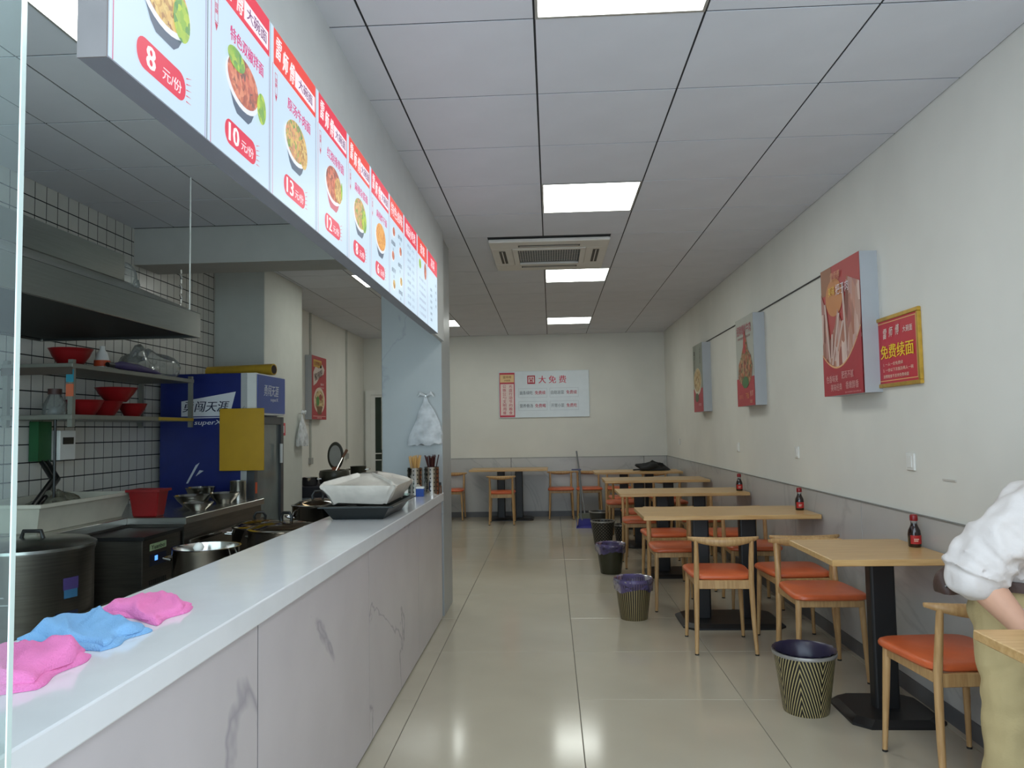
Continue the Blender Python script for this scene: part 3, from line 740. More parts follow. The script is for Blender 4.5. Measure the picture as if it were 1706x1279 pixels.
F.poly('caption_line', arc+[(x, y+.010) for x, y in reversed(arc)], (226, 170, 120), 7)
F.text('雷师傅', .24, .69, .05, (222, 160, 120), 8, w=.14, shear=.2); F.text('美味', .18, .61, .055, (232, 190, 60), 8, w=.10); F.text('把子肉', .34, .605, .062, (226, 210, 215), 8, w=.19)
F.text('色香味美', .14, .098, .042, (226, 170, 165), 8, w=.18); F.text('肥而不腻', .37, .112, .042, (226, 170, 165), 8, w=.17)
F.text('美味经典', .20, .047, .042, (226, 170, 165), 8, w=.17); F.text('香嫩醇香', .43, .052, .042, (226, 170, 165), 8, w=.18)
F.text('图片仅供参考 请以实物为准', .44, .012, .010, (220, 150, 150), 8, w=.22)
F.done()
t, F = poster('wall_poster', 'white and red poster of a stir-fried dish, middle one on the right wall', (1.663, 6.82, 1.497), (0,-1,0), .575, .758, .092)
F.rect('background', 0, 0, .575, .758, (176, 178, 168), 1); F.rect('red_band', 0, 0, .575, .24, (176, 44, 54), 2)
F.poly('dish_picture', [(.06, .25), (.14, .2), (.25, .15), (.38, .17), (.48, .22), (.53, .33), (.48, .42), (.40, .47), (.34, .60), (.30, .66), (.26, .52), (.16, .42), (.08, .36)], stirfry, 3)
F.poly('chilli_picture', [(.24, .45), (.34, .45), (.32, .62), (.30, .67), (.27, .60)], (176, 40, 34), 4); F.ell('garnish_picture', .30, .20, .10, .05, (60, 110, 56), 4)
F.text('招牌爆炒牛肉', .28, .655, .085, (176, 40, 70), 4, w=.47); F.text('鲜香爆炒 回味无穷', .28, .585, .022, (150, 90, 90), 4, w=.40)
F.text('麻辣鲜香', .14, .08, .04, (226, 130, 110), 4, w=.15); F.text('下饭', .34, .085, .05, (230, 160, 90), 4); F.text('推荐', .48, .10, .05, (230, 170, 150), 4); F.text('元/份', .46, .035, .03, (230, 190, 150), 4)
F.done()
t, F = poster('wall_poster', 'poster of a noodle soup bowl, farthest on the right wall', (1.663, 8.87, 1.492), (0,-1,0), .53, .758, .092)
F.rect('background', 0, 0, .53, .758, (150, 156, 142), 1); F.rect('red_band', 0, 0, .53, .26, (178, 46, 58), 2)
F.ell('bowl_picture', .25, .34, .22, .15, (222, 214, 190), 3); F.ell('soup_picture', .25, .355, .20, .13, soupn, 4)
F.vtext('一碗好面', .10, .58, .05, (80, 76, 60), 4); F.vtext('手工擀面', .42, .62, .04, (80, 76, 60), 4); F.ell('garnish_picture', .2, .16, .1, .05, (80, 90, 50), 4); F.text('鲜汤慢炖', .36, .08, .035, (226, 170, 165), 4)
F.done()
t, F = poster('wall_poster', 'red poster of a noodle bowl on the far left wall', (-2.82, 8.83, 1.490), (0,1,0), .58, .765, .078)
F.rect('background', 0, 0, .58, .765, (176, 44, 52), 1); F.rect('yellow_header', .06, .63, .38, .72, (214, 170, 60), 2); F.text('招牌推荐', .22, .675, .05, (160, 60, 30), 3, w=.28)
F.poly('white_cloud', [(.06, .40), (.18, .44), (.30, .52), (.46, .56), (.50, .62), (.40, .68), (.26, .62), (.14, .64), (.05, .56)], (216, 200, 190), 2)
F.text('酸辣粉', .26, .54, .09, (90, 60, 60), 3, w=.32, rot=.25); F.text('酸爽开胃', .40, .43, .03, (230, 190, 190), 3); F.text('越吃越香 回味无穷', .38, .39, .02, (230, 190, 190), 3)
F.ell('bowl_halo', .29, .23, .22, .16, (222, 200, 180), 2); F.ell('soup_picture', .29, .23, .18, .125, soupn, 3); F.ell('garnish_picture', .22, .22, .06, .06, (80, 140, 60), 4); F.ell('garnish_picture', .33, .27, .06, .04, (150, 60, 40), 4)
F.poly('bowl_picture', [(.17, .16), (.41, .16), (.36, .06), (.22, .06)], (120, 80, 40), 4); F.rect('caption_line', .04, .035, .54, .042, (226, 180, 170), 3); F.text('精选食材 用心熬制', .29, .02, .02, (226, 180, 170), 3)
F.done()
# gold framed notice
t = thing('framed_notice', 'small red notice in a gold frame on the right wall', 'framed notice', (XR, 3.89, 1.7))
gy0, gy1, gz0, gz1 = 3.645, 4.135, 1.517, 1.883
mb = MB(); x0, x1 = XR-.018, XR
for (a, b, c, d) in [(gy0, gz0, gy1, gz0+.02), (gy0, gz1-.02, gy1, gz1), (gy0, gz0+.02, gy0+.022, gz1-.02), (gy1-.022, gz0+.02, gy1, gz1-.02)]: mb.box(x0, a, b, x1, c, d)
mb.build('gold_frame', mat('gold_frame_metal', (206, 166, 70), .32, .7, .12, 20), t, w=True, bev=.003)
bx(XR-.010, gy0+.02, gz0+.018, XR, gy1-.02, gz1-.018).build('panel', REDP, t, w=True)
F = Face(t, (XR-.010, gy1, gz0), (0,-1,0), (0,0,1))
w, h = gy1-gy0, gz1-gz0; CW = (240, 214, 190)
F.frame('border_line', .035, .032, w-.035, h-.03, .004, (236, 190, 120), 1)
for k, ch in enumerate('雷师傅'): F.text(ch, .12+k*.07, h-.085+(-.004, 0, .004)[k], .052, (236, 226, 214), 2, w=.04, shear=.15)
F.text('大碗面', .37, h-.088, .032, (240, 230, 220), 2, w=.10)
F.text('免费续面', w/2, .183, .072, (250, 214, 40), 2, w=.36, bold=.035)
F.text('1. 一人一份免费续', .20, .118, .018, CW, 2, w=.22); F.text('2. 一份以下凉面及两人一碗', .25, .088, .018, CW, 2, w=.33); F.text('浪费粮食不支持免费续面', .225, .056, .018, CW, 2, w=.28)
F.done()
# back wall sign
t = thing('wall_sign', 'wide white sign with red characters on the back wall', 'sign', (-.09, YB, 1.5))
X0, Z0, SW, SH = -.79, 1.505, 1.385, .715
bx(X0, YB-.02, Z0, X0+SW, YB, Z0+SH).build('panel', mat('sign_white_acrylic', (214, 222, 226), .25, var=.02), t, w=True, bev=.003)
F = Face(t, (X0, YB-.02, Z0), (1,0,0), (0,0,1))
F.rect('red_strip', .01, .01, .245, SH-.02, (198, 62, 78), 1); F.rect('yellow_header', .02, SH-.17, .235, SH-.05, (232, 196, 140), 2); F.text('雷师傅', .13, SH-.09, .04, (150, 90, 40), 3); F.text('大碗面', .13, SH-.14, .03, (150, 90, 40), 3)
F.rect('pale_block', .025, .04, .23, .52, (236, 214, 206), 2)
F.vtext('公筷公勺文明用餐', .085, .28, .05, (190, 60, 80), 3, gap=1.16); F.vtext('光盘行动节约粮食', .18, .28, .05, (190, 60, 80), 3, gap=1.16)
F.rect('red_square', .44, SH-.20, .56, SH-.07, (176, 34, 56), 1); F.text('四', .50, SH-.135, .09, (240, 232, 230), 2, w=.085)
for k, ch in enumerate('大免费'): F.text(ch, .67+k*.155, SH-.135, .115, (206, 60, 84), 1, w=.11, bold=.02)
GR = (120, 128, 134)
for (u_, v_, a, b) in [(.30, .33, '面条续吃', '免费续'), (.78, .33, '自助凉菜', '免费续'), (.30, .13, '营养骨汤', '免费喝'), (.78, .13, '开胃小菜', '免费吃')]:
    F.frame('box_outline', u_, v_-.025, u_+.44, v_+.12, .006, (188, 196, 202), 1)
    F.text(a, u_+.12, v_+.05, .058, GR, 2, w=.20); F.text(b, u_+.335, v_+.05, .058, (196, 56, 76), 2, w=.16)
F.done()


# ------------------------------------------------------------------ range hood
t = thing('range_hood', 'large stainless steel range hood hanging over the kitchen side', 'range hood', (-2.4, 3.0, 1.87))
hx, hy0, hy1, hw = -1.96, 1.5, 4.15, XL+.012
mb = MB(); mb.box(hx-.012, hy0, 1.875, hx, hy1, 2.012).box(hw, hy1-.012, 1.875, hx-.012, hy1, 2.012).box(hw, hy0, 1.875, hx-.012, hy0+.012, 2.012).box(hw, hy0+.012, 1.875, hw+.012, hy1-.012, 2.012)
mb.build('skirt', STEEL, t, w=True, bev=.002)
q = .012
def roof(dz): return [(hw, hy0, 2.012-dz), (hx, hy0, 2.012-dz), (hx, hy1, 2.012-dz), (hw, hy1, 2.012-dz), (hw, hy0+.2, 2.17-dz), (-2.3, hy0+.2, 2.17-dz), (-2.3, 3.97, 2.17-dz), (hw, 3.97, 2.17-dz)]
fc = [(1,2,6,5), (2,3,7,6), (0,1,5,4), (4,5,6,7)]
MB().add(roof(0), fc).build('sloped_roof', STEEL, t, w=True)
MB().add(roof(.006), [f[::-1] for f in fc]).build('sooty_lining', SOOT, t, w=True)
bx(hw+.02, hy0+.02, 1.889, hx-.02, hy1-.02, 1.892).build('grease_filter', SOOT, t, w=True)
MB().box(hw+.012, hy0+.012, 1.885, hw+.014, hy1-.012, 2.0).box(hx-.016, hy0+.012, 1.878, hx-.0125, hy1-.012, 2.0).box(hw+.02, hy1-.016, 1.878, hx-.02, hy1-.0125, 2.0).build('inner_wall', SOOT, t, w=True)
bx(hw, hy0+.2, 2.172, -2.3, 3.97, 2.315).build('duct_box', STEEL, t, w=True, bev=.003)
MB().tube([(-2.0, 4.10, 2.012), (-2.0, 4.10, ZC)], .004, 6).build('suspension_rod', WPL, t, w=True)
mb = MB()
for k in range(9): mb.tube([(-2.06+.004*(k % 2), 4.12, 2.012+k*.028), (-2.06-.004*(k % 2), 4.12, 2.036+k*.028)], .007, 6)
mb.build('hanging_chain', SHINY, t, w=True, kind='stuff')
CLR = clearmat('clear_plastic_film', (.93, .95, .95), .08, 1.35, .22, (222, 228, 226))
t = thing('plastic_wrap', 'crumpled clear plastic wrap lying on top of the range hood', 'plastic wrap', (-2.45, 4.06, 2.10))
mb = MB(); lumpy(mb, (-2.42, 4.055, 2.12), (.15, .045, .12), .25, 11); mb.build('film', CLR, t, w=True, smooth=60)

# ------------------------------------------------------------------ display fridge
NAVY = mat('fridge_blue_side', (20, 34, 104), .3, var=.08); BLUEF = mat('fridge_blue_header', (36, 74, 160), .3, var=.1, scale=3)
t = thing('display_fridge', 'blue branded display refrigerator with a glass door', 'refrigerator', (-2.5, 5.7, 0))
bx(-2.85, 5.40, .06, -2.20, 6.0, 1.775).build('cabinet', NAVY, t, w=True, bev=.004)
bx(-2.84, 5.42, 0, -2.16, 5.98, .06).build('plinth', BLACK, t, w=True)
bx(-2.245, 5.394, .06, -2.20, 5.40, 1.775).build('corner_trim', ALU, t, w=True)
h_ = bx(-2.20, 5.40, 1.47, -2.135, 6.0, 1.775).build('header_frame', WPL, t, w=True)
bx(-2.135, 5.42, 1.485, -2.130, 5.985, 1.765).build('header_panel', BLUEF, t, w=True)
mb = MB(); D = mat('fridge_door_frame', (74, 76, 78), .4, .3)
mb.box(-2.20, 5.40, .10, -2.145, 5.46, 1.46).box(-2.20, 5.94, .10, -2.145, 6.0, 1.46).box(-2.20, 5.46, .10, -2.145, 5.94, .16).box(-2.20, 5.46, 1.40, -2.145, 5.94, 1.46)
dr = mb.build('door', D, t, w=True, bev=.003)
bx(-2.175, 5.46, .16, -2.165, 5.94, 1.40).build('door_glass', mat('fridge_glass_dark', (110, 118, 116), .08, var=.15, scale=3, coat=.4), dr, w=True) if False else None
gl = bx(-2.175, 5.46, .16, -2.165, 5.94, 1.40)
o = gl.build('door_glass', mat('fridge_glass_grey', (112, 120, 117), .08, var=.18, scale=3), t, w=True)
MB().tube([(-2.128, 5.90, 1.10), (-2.128, 5.90, 1.25)], .012, 8).build('handle', WPL, t, w=True, smooth=True)
F = Face(t, (-2.85, 5.40, 0), (1,0,0), (0,0,1))
F.poly('white_banner', [(.16, 1.465), (.52, 1.465), (.565, 1.64), (.16, 1.575)], (214, 216, 220), 1)
F.text('勇闯天涯', .345, 1.535, .078, (18, 26, 60), 2, w=.33, bold=.02, shear=.25)
F.poly('banner_stripe', [(.14, 1.45), (.50, 1.452), (.50, 1.458), (.14, 1.457)], (214, 216, 220), 1)
F.text('superX', .36, 1.415, .045, (214, 216, 220), 1, w=.20, bold=.02, shear=.3)
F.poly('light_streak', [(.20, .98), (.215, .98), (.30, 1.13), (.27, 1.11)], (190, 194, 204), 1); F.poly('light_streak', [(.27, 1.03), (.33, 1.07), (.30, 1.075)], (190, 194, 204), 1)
F.done()
F = Face(t, (-2.130, 5.42, 1.485), (0,1,0), (0,0,1))
F.text('勇闯天涯', .27, .17, .085, (224, 230, 240), 1, w=.30, bold=.012, shear=.15); F.text('superX', .33, .10, .035, (224, 230, 240), 1, w=.16, bold=.02)
F.done()
F = Face(t, (-2.145, 5.40, 0), (0,1,0), (0,0,1)); F.rect('orange_sticker', .012, .90, .05, .98, (214, 84, 40), 1); F.done()
t = thing('yellow_board', 'plain yellow board hung on the corner of the blue refrigerator', 'board', (-2.2, 5.34, 1.3))
bx(-2.375, 5.33, 1.07, -2.05, 5.342, 1.515).build('sheet', mat('yellow_plastic_sheet', (188, 146, 20), .4, var=.04), t, w=True, bev=.003)
MB().tube([(-2.215, 5.336, 1.50), (-2.215, 5.385, 1.53)], .004, 6).build('hook', SHINY, t, w=True)
t = thing('paper_roll', 'long golden tube lying on top of the blue refrigerator', 'roll', (-2.4, 5.8, 1.78))
a, b = Vector((-2.70, 5.86, 1.823)), Vector((-2.13, 5.74, 1.825))
MB().tube([a, b], .044, 20).build('tube', mat('gold_film_tube', (196, 158, 50), .35, .2, .1), t, w=True, smooth=True)
MB().tube([b+(b-a)*.0005, b+(b-a)*.004], .034, 20).build('hollow_end', mat('tube_inside', (50, 36, 30), .8), t, w=True)

# ------------------------------------------------------------------ wall shelf and what is on it
SH = mat('shelf_grey_metal', (128, 128, 118), .45, .4)
t = thing('wall_shelf', 'two-tier steel wall shelf with red bowls above the stove', 'shelf', (-2.7, 4.5, 1.4))
bx(-2.885, 3.84, 1.695, -2.50, 5.20, 1.720).build('upper_shelf', SH, t, w=True, bev=.002)
lo = bx(-2.885, 3.84, 1.425, -2.50, 5.20, 1.450).build('lower_shelf', SH, t, w=True, bev=.002)
bx(-2.50, 4.72, 1.428, -2.498, 5.19, 1.448).build('yellow_tape', mat('yellow_tape', (170, 140, 40), .5), lo, w=True)
for (x, y) in [(-2.515, 3.86), (-2.515, 5.18), (-2.87, 3.86), (-2.87, 5.18)]:
    p = bx(x-.013, y-.013, 1.385, x+.013, y+.013, 1.74).build('post', SH, t, w=True)
    if x > -2.6 and y < 4:
        bx(x-.02, y-.018, 1.62, x+.02, y-.0135, 1.685).build('teal_sticker', mat('teal_sticker', (40, 130, 150), .5), p, w=True)
        bx(x-.02, y-.018, 1.545, x+.02, y-.0135, 1.61).build('orange_sticker', mat('orange_sticker', (196, 100, 66), .5), p, w=True)
bx(-2.885, 3.835, 1.66, -2.50, 3.842, 1.70).build('end_rail', mat('brown_rail', (74, 62, 52), .6), t, w=True)
def bowl(x, y, z, r, h, label, m=RED, tilt=0, group='red plastic bowls on the wall shelf'):
    o = MB().lathe([(.001, 0), (r*.5, 0), (r*.55, .008), (r*.85, h*.6), (r, h), (r*1.03, h), (r*1.0, h-.004), (r*.8, h*.55), (r*.5, .014), (.001, .012)], n=28).build('bowl', m, smooth=50)
    o.location = (x, y, z); return tag(o, label, 'bowl', group)
bowl(-2.65, 4.19, 1.450, .098, .09, 'red bowl on the lower shelf, nearest the shelf post')
bowl(-2.66, 4.40, 1.450, .098, .09, 'red bowl in the middle of the lower shelf')
bowl(-2.65, 4.68, 1.450, .086, .085, 'red bowl on the lower shelf, farthest to the right')
bowl(-2.65, 4.50, 1.541, .118, .085, 'wide red bowl stacked on top of the lower shelf bowls')
bowl(-2.66, 4.07, 1.720, .11, .10, 'red bowl on the upper shelf under the range hood')
t = thing('plastic_jug', 'clear plastic jug with a brown cap on the lower shelf', 'jug', (-2.70, 4.0, 1.45))
MB().lathe([(.001, 0), (.058, 0), (.060, .01), (.056, .06), (.034, .105), (.03, .115)], n=20).build('jug_body', clearmat('milky_jug', (.85, .87, .85), .1, 1.4, .3, (200, 204, 200)), t, smooth=50)
MB().lathe([(.034, .115), (.034, .145), (.001, .145)], n=20).build('cap', mat('brown_cap', (70, 40, 34), .5), t, smooth=50)
t = thing('detergent_bottle', 'white bottle with orange label on the upper shelf', 'bottle', (-2.62, 4.30, 1.72))
MB().lathe([(.001, 0), (.04, 0), (.042, .01), (.04, .05), (.028, .10), (.014, .12), (.014, .14), (.001, .14)], n=20).build('bottle_body', WPL, t, smooth=50)
MB().lathe([(.0435, .02), (.0435, .055)], n=20, closed=True).build('paper_label', mat('orange_label', (210, 80, 40), .5), t, smooth=50)
t = thing('folded_umbrella', 'folded purple umbrella lying on the upper shelf', 'umbrella', (-2.54, 4.5, 1.72))
MB().tube([(-2.54, 4.28, 1.745), (-2.54, 4.36, 1.75), (-2.53, 4.55, 1.745), (-2.52, 4.72, 1.735), (-2.52, 4.78, 1.73)], [.012, .026, .022, .012, .004], 9).build('canopy', mat('purple_canopy', (64, 54, 96), .6), t, w=True, smooth=True)
MB().tube([(-2.54, 4.22, 1.745), (-2.54, 4.28, 1.745)], .014, 8).build('handle', BLACK, t, w=True, smooth=True)
t = thing('plastic_bag', 'big bundle of clear plastic bags on the upper shelf', 'plastic bag', (-2.72, 4.95, 1.72))
mb = MB(); lumpy(mb, (-2.72, 4.95, 1.72), (.13, .22, .13), .35, 21); mb.build('film', CLR, t, w=True, smooth=60)

t = thing('breaker_box', 'small white breaker box on the tiled kitchen wall', 'breaker box', (-2.85, 4.27, 1.28))
bx(-2.884, 4.20, 1.20, -2.80, 4.345, 1.37).build('box_body', WPL, t, w=True, bev=.004)
bx(-2.802, 4.225, 1.29, -2.796, 4.32, 1.33).build('breaker_switches', BLACK, t, w=True)
bx(-2.884, 4.06, 1.20, -2.83, 4.17, 1.42).build('green_panel', mat('green_panel', (24, 84, 44), .5), t, w=True)
for k, (dx, lab) in enumerate([(0, 'left of two black hoses dropping towards the steel barrel'), (.05, 'right of two black hoses dropping towards the steel barrel')]):
    tag(MB().tube([(-2.84, 4.10+dx, 1.20), (-2.74, 4.05+dx, 1.10), (-2.66, 3.78+dx, .98), (-2.60, 3.62+dx, .90)], .013, 8).build('hose', BLACK, smooth=True), lab, 'hose')
tag(MB().tube([(-2.60, 3.86, 1.425), (-2.60, 3.86, .87)], .007, 8).build('steel_rod', BLACK, smooth=True), 'thin black rod hanging below the wall shelf', 'rod')

# ------------------------------------------------------------------ stove, noodle cooker, barrel
t = thing('stove', 'long stainless steel stove along the tiled wall', 'stove', (-2.5, 4.6, 0))
MB().prism([(-2.885, 3.52), (-2.42, 3.52), (-2.42, 4.22), (-2.08, 4.22), (-2.08, 5.36), (-2.885, 5.36)], .10, .83).build('stove_body', STEELD, t, w=True)
MB().prism([(-2.885, 3.50), (-2.40, 3.50), (-2.40, 4.20), (-2.06, 4.20), (-2.06, 5.37), (-2.885, 5.37)], .83, .87).build('stove_top', STEEL, t, w=True, bev=.003)
bx(-2.062, 4.24, .72, -2.05, 5.34, .74).build('front_rail', SHINY, t, w=True)
for (x, y) in [(-2.85, 3.55), (-2.46, 3.55), (-2.12, 5.3), (-2.85, 5.3), (-2.12, 4.27)]: MB().tube([(x, y, 0), (x, y, .10)], .02, 8).build('leg', STEELD, t, w=True)
t = thing('noodle_cooker', 'stainless noodle cooker with a blue digital display', 'noodle cooker', (-2.24, 3.99, 0))
bx(-2.395, 3.79, .08, -2.085, 4.19, .80).build('cooker_body', STEELD, t, w=True, bev=.003)
bx(-2.41, 3.78, .80, -2.07, 4.195, .818).build('cooker_top', BLACK, t, w=True)
for (x, y) in [(-2.37, 3.82), (-2.11, 3.82), (-2.37, 4.16), (-2.11, 4.16)]: MB().tube([(x, y, 0), (x, y, .08)], .015, 8).build('leg', BLACK, t, w=True)
F = Face(t, (-2.085, 3.79, 0), (0,1,0), (0,0,1))
F.rect('name_plate', .07, .735, .24, .77, (150, 170, 130), 1); F.text('Yuanbei', .155, .752, .022, (40, 50, 40), 2, w=.14)
F.rect('display', .07, .655, .24, .715, (20, 26, 44), 1)
F.done()
F = Face(t, (-2.085, 3.79, 0), (0,1,0), (0,0,1), 1.2); F.rect('lit_digits', .12, .68, .15, .705, (80, 140, 240), 2); F.done()
mb = MB()
for k in range(9): mb.box(-2.086, 3.86+k*.02, .55, -2.083, 3.87+k*.02, .585)
mb.build('vent_slots', BLACK, t, w=True, kind='stuff')
t = thing('steel_barrel', 'big stainless soup barrel with a lid behind the counter', 'barrel', (-2.27, 3.23, 0))
MB().lathe([(.001, 0), (.235, 0), (.24, .01), (.24, .83), (.245, .845), (.245, .855)], n=48).build('barrel_body', STEELD, t, smooth=50)
MB().lathe([(.25, .856), (.25, .868), (.22, .885), (.001, .90)], n=48).build('lid', STEEL, t, smooth=50)
MB().tube([(-.05, 0, .893), (-.04, 0, .925), (.04, 0, .925), (.05, 0, .893)], .009, 8).build('lid_handle', BLACK, t, smooth=True)
def patch(r, a0, a1, z0, z1, n=8):
    mb = MB()
    for k in range(n):
        p, q_ = R(a0+(a1-a0)*k/n), R(a0+(a1-a0)*(k+1)/n)
        mb.add([(r*cos(p), r*sin(p), z0), (r*cos(q_), r*sin(q_), z0), (r*cos(q_), r*sin(q_), z1), (r*cos(p), r*sin(p), z1)], [(0,1,2,3)])
    return mb
patch(.2412, -27, -10, .69, .74).build('purple_sticker', mat('sticker_purple', (66, 52, 104), .5), t)
patch(.2412, -26, -11, .655, .69).build('blue_sticker', mat('sticker_blue', (48, 96, 130), .5), t)
patch(.2412, -34, -10, .46, .60).build('dark_info_label', mat('sticker_dark', (34, 38, 60), .5), t)
patch(.2418, -31, -14, .555, .575).build('red_label_line', mat('sticker_red', (200, 90, 80), .5), t)
patch(.2418, -31, -16, .50, .515).build('teal_label_line', mat('sticker_teal', (60, 130, 130), .5), t)
patch(.2412, -92, -74, .655, .66).build('maker_line', mat('sticker_pale', (170, 170, 165), .5), t)
patch(.2412, -90, -78, .685, .69).build('maker_line', mat('sticker_pale', (170, 170, 165), .5), t)

t = thing('work_table', 'low steel work table carrying the pots behind the counter', 'table', (-1.6, 4.1, 0))
bx(-2.03, 3.1, .56, -1.24, 5.15, .58).build('tabletop', STEELD, t, w=True, bev=.002)
bx(-2.0, 3.13, .15, -1.27, 5.12, .165).build('lower_shelf', STEELD, t, w=True)
for (x, y) in [(-2.0, 3.14), (-1.27, 3.14), (-2.0, 5.11), (-1.27, 5.11)]: MB().tube([(x, y, 0), (x, y, .56)], .018, 8).build('leg', STEELD, t, w=True)

LID = clearmat('smoky_glass_lid', (.62, .52, .40), .04, 1.5, .06, (120, 96, 70))
def pot(x, y, z, r, h, label, lid=True, ha=0, m=SHINY, grp='steel pots behind the counter'):
    t = thing('cooking_pot', label, 'pot', (x, y, z), R(ha), grp)
    MB().lathe([(.001, 0), (r-.012, 0), (r, .012), (r, h-.006), (r+.006, h), (r-.002, h), (r-.004, h-.006), (r-.004, .016), (.001, .012)], n=40).build('pot_body', m, t, smooth=50)
    for s_ in (-1, 1):
        MB().tube([(s_*(r-.001), -.04, h*.78), (s_*(r+.035), -.035, h*.80), (s_*(r+.035), .035, h*.80), (s_*(r-.001), .04, h*.78)], .007, 8).build('side_handle', SHINY, t, smooth=True)
    if lid:
        MB().lathe([(r+.004, h+.001), (r+.006, h+.006), (r-.012, h+.010), (r-.014, h+.004)], n=40).build('lid_rim', SHINY, t, smooth=50)
        MB().lathe([(r-.012, h+.008), (r*.7, h+.028), (r*.3, h+.040), (.001, h+.042)], n=40).build('glass_lid', LID, t, smooth=80)
        k = MB(); k.tube([(-.03, 0, h+.04), (-.034, 0, h+.062), (-.02, 0, h+.085), (.02, 0, h+.085), (.034, 0, h+.062), (.03, 0, h+.04)], .009, 8)
        k.build('lid_knob', BLACK, t, smooth=True)
    return t
p0 = pot(-1.58, 3.42, .58, .145, .245, 'open steel pot nearest the camera behind the counter', lid=False)
MB().lathe([(.001, .17), (.14, .17)], n=40).build('soup', mat('dark_broth', (40, 24, 14), .1), p0)
pot(-1.835, 4.71, .58, .165, .175, 'lidded pot farther back by the stove edge', ha=20)
pot(-1.45, 4.10, .58, .20, .235, 'widest lidded pot close behind the counter', ha=-15)
pot(-1.47, 4.72, .58, .155, .30, 'tall lidded stock pot beside the black tray', ha=30)
tag(MB().lathe([(.001, 0), (.018, .0), (.024, .012), (.014, .03), (.001, .034)], n=10).build('napkin_ball', WPL, smooth=60), 'small white crumpled napkin on the open pot rim', 'napkin').location = (-1.56, 3.30, .826)
# things on the stove
t = thing('plastic_crate', 'white plastic crate on the stove by the tiled wall', 'crate', (-2.65, 3.95, .87))
CR = mat('offwhite_crate', (196, 192, 176), .5)
c0 = [(-2.84, 3.56), (-2.48, 3.56), (-2.48, 4.28), (-2.84, 4.28)]; c1 = [(-2.87, 3.52), (-2.44, 3.52), (-2.44, 4.32), (-2.87, 4.32)]
def lerp(a, b, k): return [(p[0]+(q[0]-p[0])*k, p[1]+(q[1]-p[1])*k) for p, q in zip(a, b)]
mb = MB(); n4 = 4; i0 = [(x+.01*(1 if x < -2.65 else -1), y+.01*(1 if y < 3.9 else -1)) for x, y in c0]; i1 = [(x+.012*(1 if x < -2.65 else -1), y+.012*(1 if y < 3.9 else -1)) for x, y in c1]
vs = [(x, y, .871) for x, y in c0]+[(x, y, 1.005) for x, y in c1]+[(x, y, 1.005) for x, y in i1]+[(x, y, .88) for x, y in i0]
fs = [(3,2,1,0), (12,13,14,15)]
for L_ in range(3): fs += [(L_*4+k, L_*4+(k+1) % 4, (L_+1)*4+(k+1) % 4, (L_+1)*4+k) for k in range(4)]
mb.add(vs, fs).build('crate_body', CR, t, w=True)
mb = MB(); ring(mb, (-2.885, 3.505, -2.425, 4.335), (-2.865, 3.525, -2.445, 4.315), .995, 1.012); mb.build('rim', CR, t, w=True)
t = thing('plastic_bag', 'grey plastic bag bundle inside the white crate', 'plastic bag', (-2.65, 4.0, .885))
mb = MB(); lumpy(mb, (-2.65, 3.95, .885), (.12, .18, .105), .25, 5); mb.build('film', clearmat('grey_film', (.7, .7, .66), .2, 1.35, .4, (170, 168, 150)), t, w=True, smooth=60)
t = thing('red_bucket', 'square red plastic bucket on the stove beside the crate', 'bucket', (-2.32, 4.28, .87))
MB().prism([(-2.39, 4.235), (-2.25, 4.235), (-2.25, 4.325), (-2.39, 4.325)], .871, 1.02, [(-2.41, 4.22), (-2.23, 4.22), (-2.23, 4.34), (-2.41, 4.34)]).build('bucket_body', RED, t, w=True, bev=.006)
mb = MB(); ring(mb, (-2.42, 4.21, -2.22, 4.35), (-2.402, 4.228, -2.238, 4.332), 1.012, 1.026); mb.build('rim', RED, t, w=True)
SB = 'steel bowls on the stove'
for (x, y, r, h, lab) in [(-2.16, 4.56, .09, .05, 'shallow steel bowl beside the red bucket'), (-2.34, 4.85, .11, .07, 'steel bowl in the middle of the stove'), (-2.20, 5.02, .10, .07, 'steel mixing bowl near the stove end'), (-2.42, 5.14, .10, .10, 'deep steel bowl by the blue refrigerator')]:
    bowl(x, y, .871, r, h, lab, SHINY, 0, SB)
t = thing('utensil_pot', 'tall steel canister at the far end of the stove', 'canister', (-2.2, 5.24, .871))
MB().lathe([(.001, 0), (.055, 0), (.055, .13), (.058, .134), (.052, .134), (.051, .01), (.001, .008)], n=24).build('canister_body', STEEL, t, smooth=50)

# ------------------------------------------------------------------ on the counter
t = thing('black_tray', 'black plastic tray at the back edge of the counter', 'tray', (-1.03, 4.1, .885))
T0_ = [(-1.13, 3.88), (-.87, 3.88), (-.87, 4.38), (-1.13, 4.38)]; T1_ = [(-1.17, 3.83), (-.825, 3.83), (-.825, 4.43), (-1.17, 4.43)]
mb = MB(); z = .886
vs = [(x, y, z) for x, y in T0_]+[(x, y, z+.065) for x, y in T1_]+[(x*.99-.0103, y*.99+.041, z+.065) for x, y in T1_]+[(x*.97-.03, y*.97+.124, z+.01) for x, y in T0_]
fs = [(3,2,1,0), (12,13,14,15)]
for L_ in range(3): fs += [(L_*4+k, L_*4+(k+1) % 4, (L_+1)*4+(k+1) % 4, (L_+1)*4+k) for k in range(4)]
TR = mat('black_tray_plastic', (30, 34, 34), .35)
mb.add(vs, fs).build('tray_body', TR, t, w=True)
mb = MB(); ring(mb, (-1.19, 3.81, -.80, 4.45), (-1.165, 3.835, -.83, 4.425), .948, .956); mb.build('rim', TR, t, w=True, bev=.002)
t = thing('wrapped_box', 'flat box wrapped in a creased pale plastic bag on the black tray', 'wrapped box', (-1.0, 4.15, .95))
A0 = rrect(.30, .40, .03, 4, -1.01, 4.15); A1 = rrect(.41, .50, .03, 4, -1.01, 4.16); n = len(A0); vs = []; rnd = random.Random(4)
